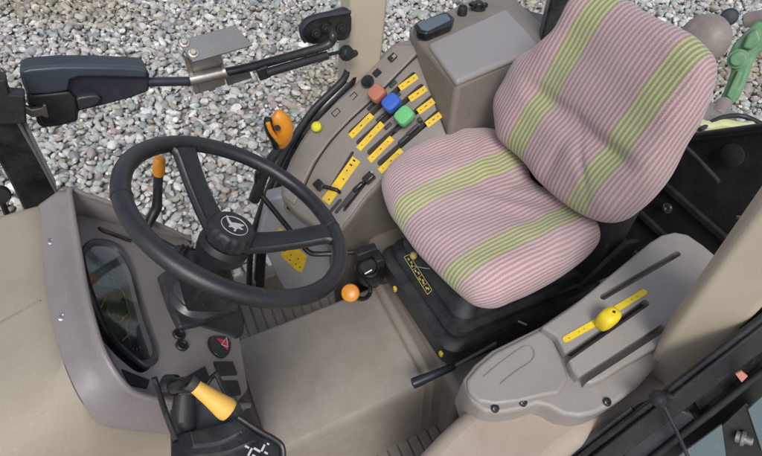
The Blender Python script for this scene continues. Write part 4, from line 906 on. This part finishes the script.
b = MB(); b.prism([ay(x, y, YD + .0) for x, y in ((205, 62), (211, 62), (216, 90), (209, 92))], (0, .02, 0)); b.prism([ay(x, y, YD - .02) for x, y in ((182, 52), (190, 62), (200, 92), (195, 94))], (0, .006, 0)); b.build('clamp_jaw', 'steel', br, bevel=.002)
b = MB(); b.prism([ay(x, y, YD + .01) for x, y in ((225, 78), (250, 72), (252, 78), (228, 86))], (0, .008, 0)); b.build('tail_plate', 'plate_steel', br, bevel=.001)
ar = thing('support_arm', ay(330, 30, YD), 'bent black tube arm bolted to rounded plate on the beige pillar', 'support arm')
b = MB(); b.tube(smooth([ay(222, 73, YD - .01), ay(250, 67, YD - .01), ay(290, 56, YD), ay(322, 47, YD), ay(331, 42, YD), ay(333, 36, YD), ay(331, 29, YD + .02)], 5), .0105, 14); b.build('tube', 'gloss_black', ar)
b = MB(); b.prism(smooth([ay(x, y, YD + .03) for x, y in ((350, 10), (330, 13), (310, 18), (302, 25), (300, 33), (304, 41), (314, 45), (330, 42), (350, 38))], 3, True), (0, .016, 0)); b.build('base_plate', 'gloss_black', ar, bevel=.006)
b = MB(); b.tube([p + V((0, -.004, 0)) for p in smooth([ay(x, y, YD + .03) for x, y in ((350, 11), (330, 14), (311, 18.5), (303, 26), (301, 34), (305, 41))], 4)], .005, 8); b.build('plate_lip', 'housing_plastic', ar)
for x, y in ((316, 33), (326, 28), (341, 28)): bolt('bolt', ay(x, y, YD + .028), (0, -1, .1), .0085, .012, 'black_plastic', ar)
gs = thing('gas_strut', ay(300, 65, YD), 'black gas strut with ball joint below the bent support arm', 'gas strut')
b = MB(); b.tube([ay(266, 73, YD - .02), ay(327, 55, YD)], .0105, 16); b.build('cylinder', 'black_plastic', gs)
b = MB(); b.tube([ay(326, 55, YD), ay(345, 51, YD + .01)], .0045, 10); b.build('piston_rod', 'gloss_black', gs)
b = MB(); b.box(ay(263, 72, YD - .015), (.014, 0, .002), (0, .009, 0), (-.002, 0, .016)); b.build('end_bracket', 'black_plastic', gs, bevel=.003)
b = MB(); b.lathe([(0, -.018), (.014, -.014), (.02, -.004), (.02, .006), (.014, .015), (0, .017)], ay(346, 53, YD + .012), (.4, -.8, .3), 20); b.lathe([(.009, 0), (.009, .03)], ay(350, 56, YD + .012), (.6, .5, -.2), 12); b.build('ball_joint', 'black_plastic', gs)

# ------------------------------------------------------------------ seen through the rear window
def ar_(px, py, z): return az(px, py, z)
rl_ = thing('work_lamp', az(705, 50, .45), 'round dull brown lamp housing with dark cap behind the seat backrest', 'lamp')
c = az(704, 38, .45); d = (CAM - c).normalized()
b = MB(); b.lathe([(.075, -.08), (.082, -.03), (.080, 0), (.068, .022), (.045, .036), (.02, .043), (0, .044)], c, (d + V((-.1, .1, .2))).normalized(), 28); b.build('housing', 'brown_lens', rl_)
b = MB(); c2 = az(729, 17, .45); b.lathe([(.026, -.03), (.030, -.01), (.030, .012), (.022, .020), (0, .022)], c2, d, 20); b.build('cap', 'housing_plastic', rl_)
gm = thing('hitch_arm', az(745, 90, .1), 'pale green steel hitch arm with joints behind the rear window', 'hitch arm')
HZ = .15; q = lambda x, y, z=HZ: az(x, y, z)
HN = (CAM - q(740, 60)).normalized(); HP = q(740, 60)
def hp_(x, y, h=0): return on(x, y, HP + HN * h, HN)
b = MB(); b.prism([hp_(x, y) for x, y in ((746, 31), (757, 20), (775, 26), (772, 46), (758, 54), (752, 66), (746, 84), (738, 100), (727, 109), (718, 103), (726, 86), (732, 68), (727, 57), (734, 43))], -HN * .09); b.build('lift_arm', 'tractor_green', gm, bevel=.018, seg=4)
b = MB(); b.prism([hp_(x, y, .03) for x, y in ((748, 34), (757, 27), (762, 40), (752, 50), (742, 48))], -HN * .04); b.build('cast_rib', 'tractor_green', gm, bevel=.010)
b = MB(); b.prism([hp_(x, y, .02) for x, y in ((738, 70), (743, 72), (731, 99), (726, 96))], -HN * .03); b.build('cast_rib', 'tractor_green', gm, bevel=.006)
b = MB(); b.lathe([(.040, -.04), (.040, .035), (.028, .035), (.028, .05)], hp_(738, 59, .01), HN, 24); b.build('joint', 'tractor_green', gm, bevel=.004)
b = MB(); b.lathe([(.034, -.05), (.034, .06), (.02, .07)], q(758, 18, HZ + .05), (.3, -.7, .5), 16); b.build('pin', 'brown_lens', gm, bevel=.005)
b = MB(); b.tube([q(724, 103), q(716, 116)], .03, 12); b.box(q(712, 120), (.08, .02, 0), (-.02, .05, 0), (0, 0, .02)); b.build('clevis', 'brown_lens', gm, bevel=.008)
b = MB(); b.tube(smooth([q(690, 118, .2), q(705, 126, .2), q(722, 124, .2), q(745, 127, .2), q(770, 118, .2)], 5), .02, 10); b.build('hose', 'hose_yellow', gm)
b = MB(); b.tube(smooth([q(700, 130, .2), q(720, 118, .22), q(742, 116, .22), q(762, 124, .22)], 5), .009, 10); b.build('hose', 'black_plastic', gm)

# ------------------------------------------------------------------ light
w = bpy.data.worlds.new('World'); S.world = w; w.use_nodes = True; t = w.node_tree
sky = t.nodes.new('ShaderNodeTexSky'); sky.sky_type = 'NISHITA'; sky.sun_disc = False
EL, ROT = math.radians(52), math.radians(200)
sky.sun_elevation = EL; sky.sun_rotation = ROT; sky.air_density = 1.0; sky.dust_density = 2.0; sky.ozone_density = 1.0
bg = t.nodes['Background']; hs = t.nodes.new('ShaderNodeHueSaturation'); hs.inputs['Saturation'].default_value = .5      # thin cloud veil: the blue is mostly washed out
t.links.new(sky.outputs[0], hs.inputs['Color']); t.links.new(hs.outputs[0], bg.inputs[0]); bg.inputs[1].default_value = .115
ld = bpy.data.lights.new('sun', 'SUN'); ld.energy = 1.35; ld.angle = math.radians(20); ld.color = (1, .985, .965)
lo = bpy.data.objects.new('sun', ld); COL.objects.link(lo)
sd = V((math.sin(ROT) * math.cos(EL), math.cos(ROT) * math.cos(EL), math.sin(EL)))
lo.rotation_euler = sd.to_track_quat('Z', 'Y').to_euler(); lo.location = sd * 20
S.view_settings.view_transform = 'Standard'; S.view_settings.look = 'None'; S.view_settings.exposure = 0.53; S.view_settings.gamma = 1
S.render.engine = 'CYCLES'
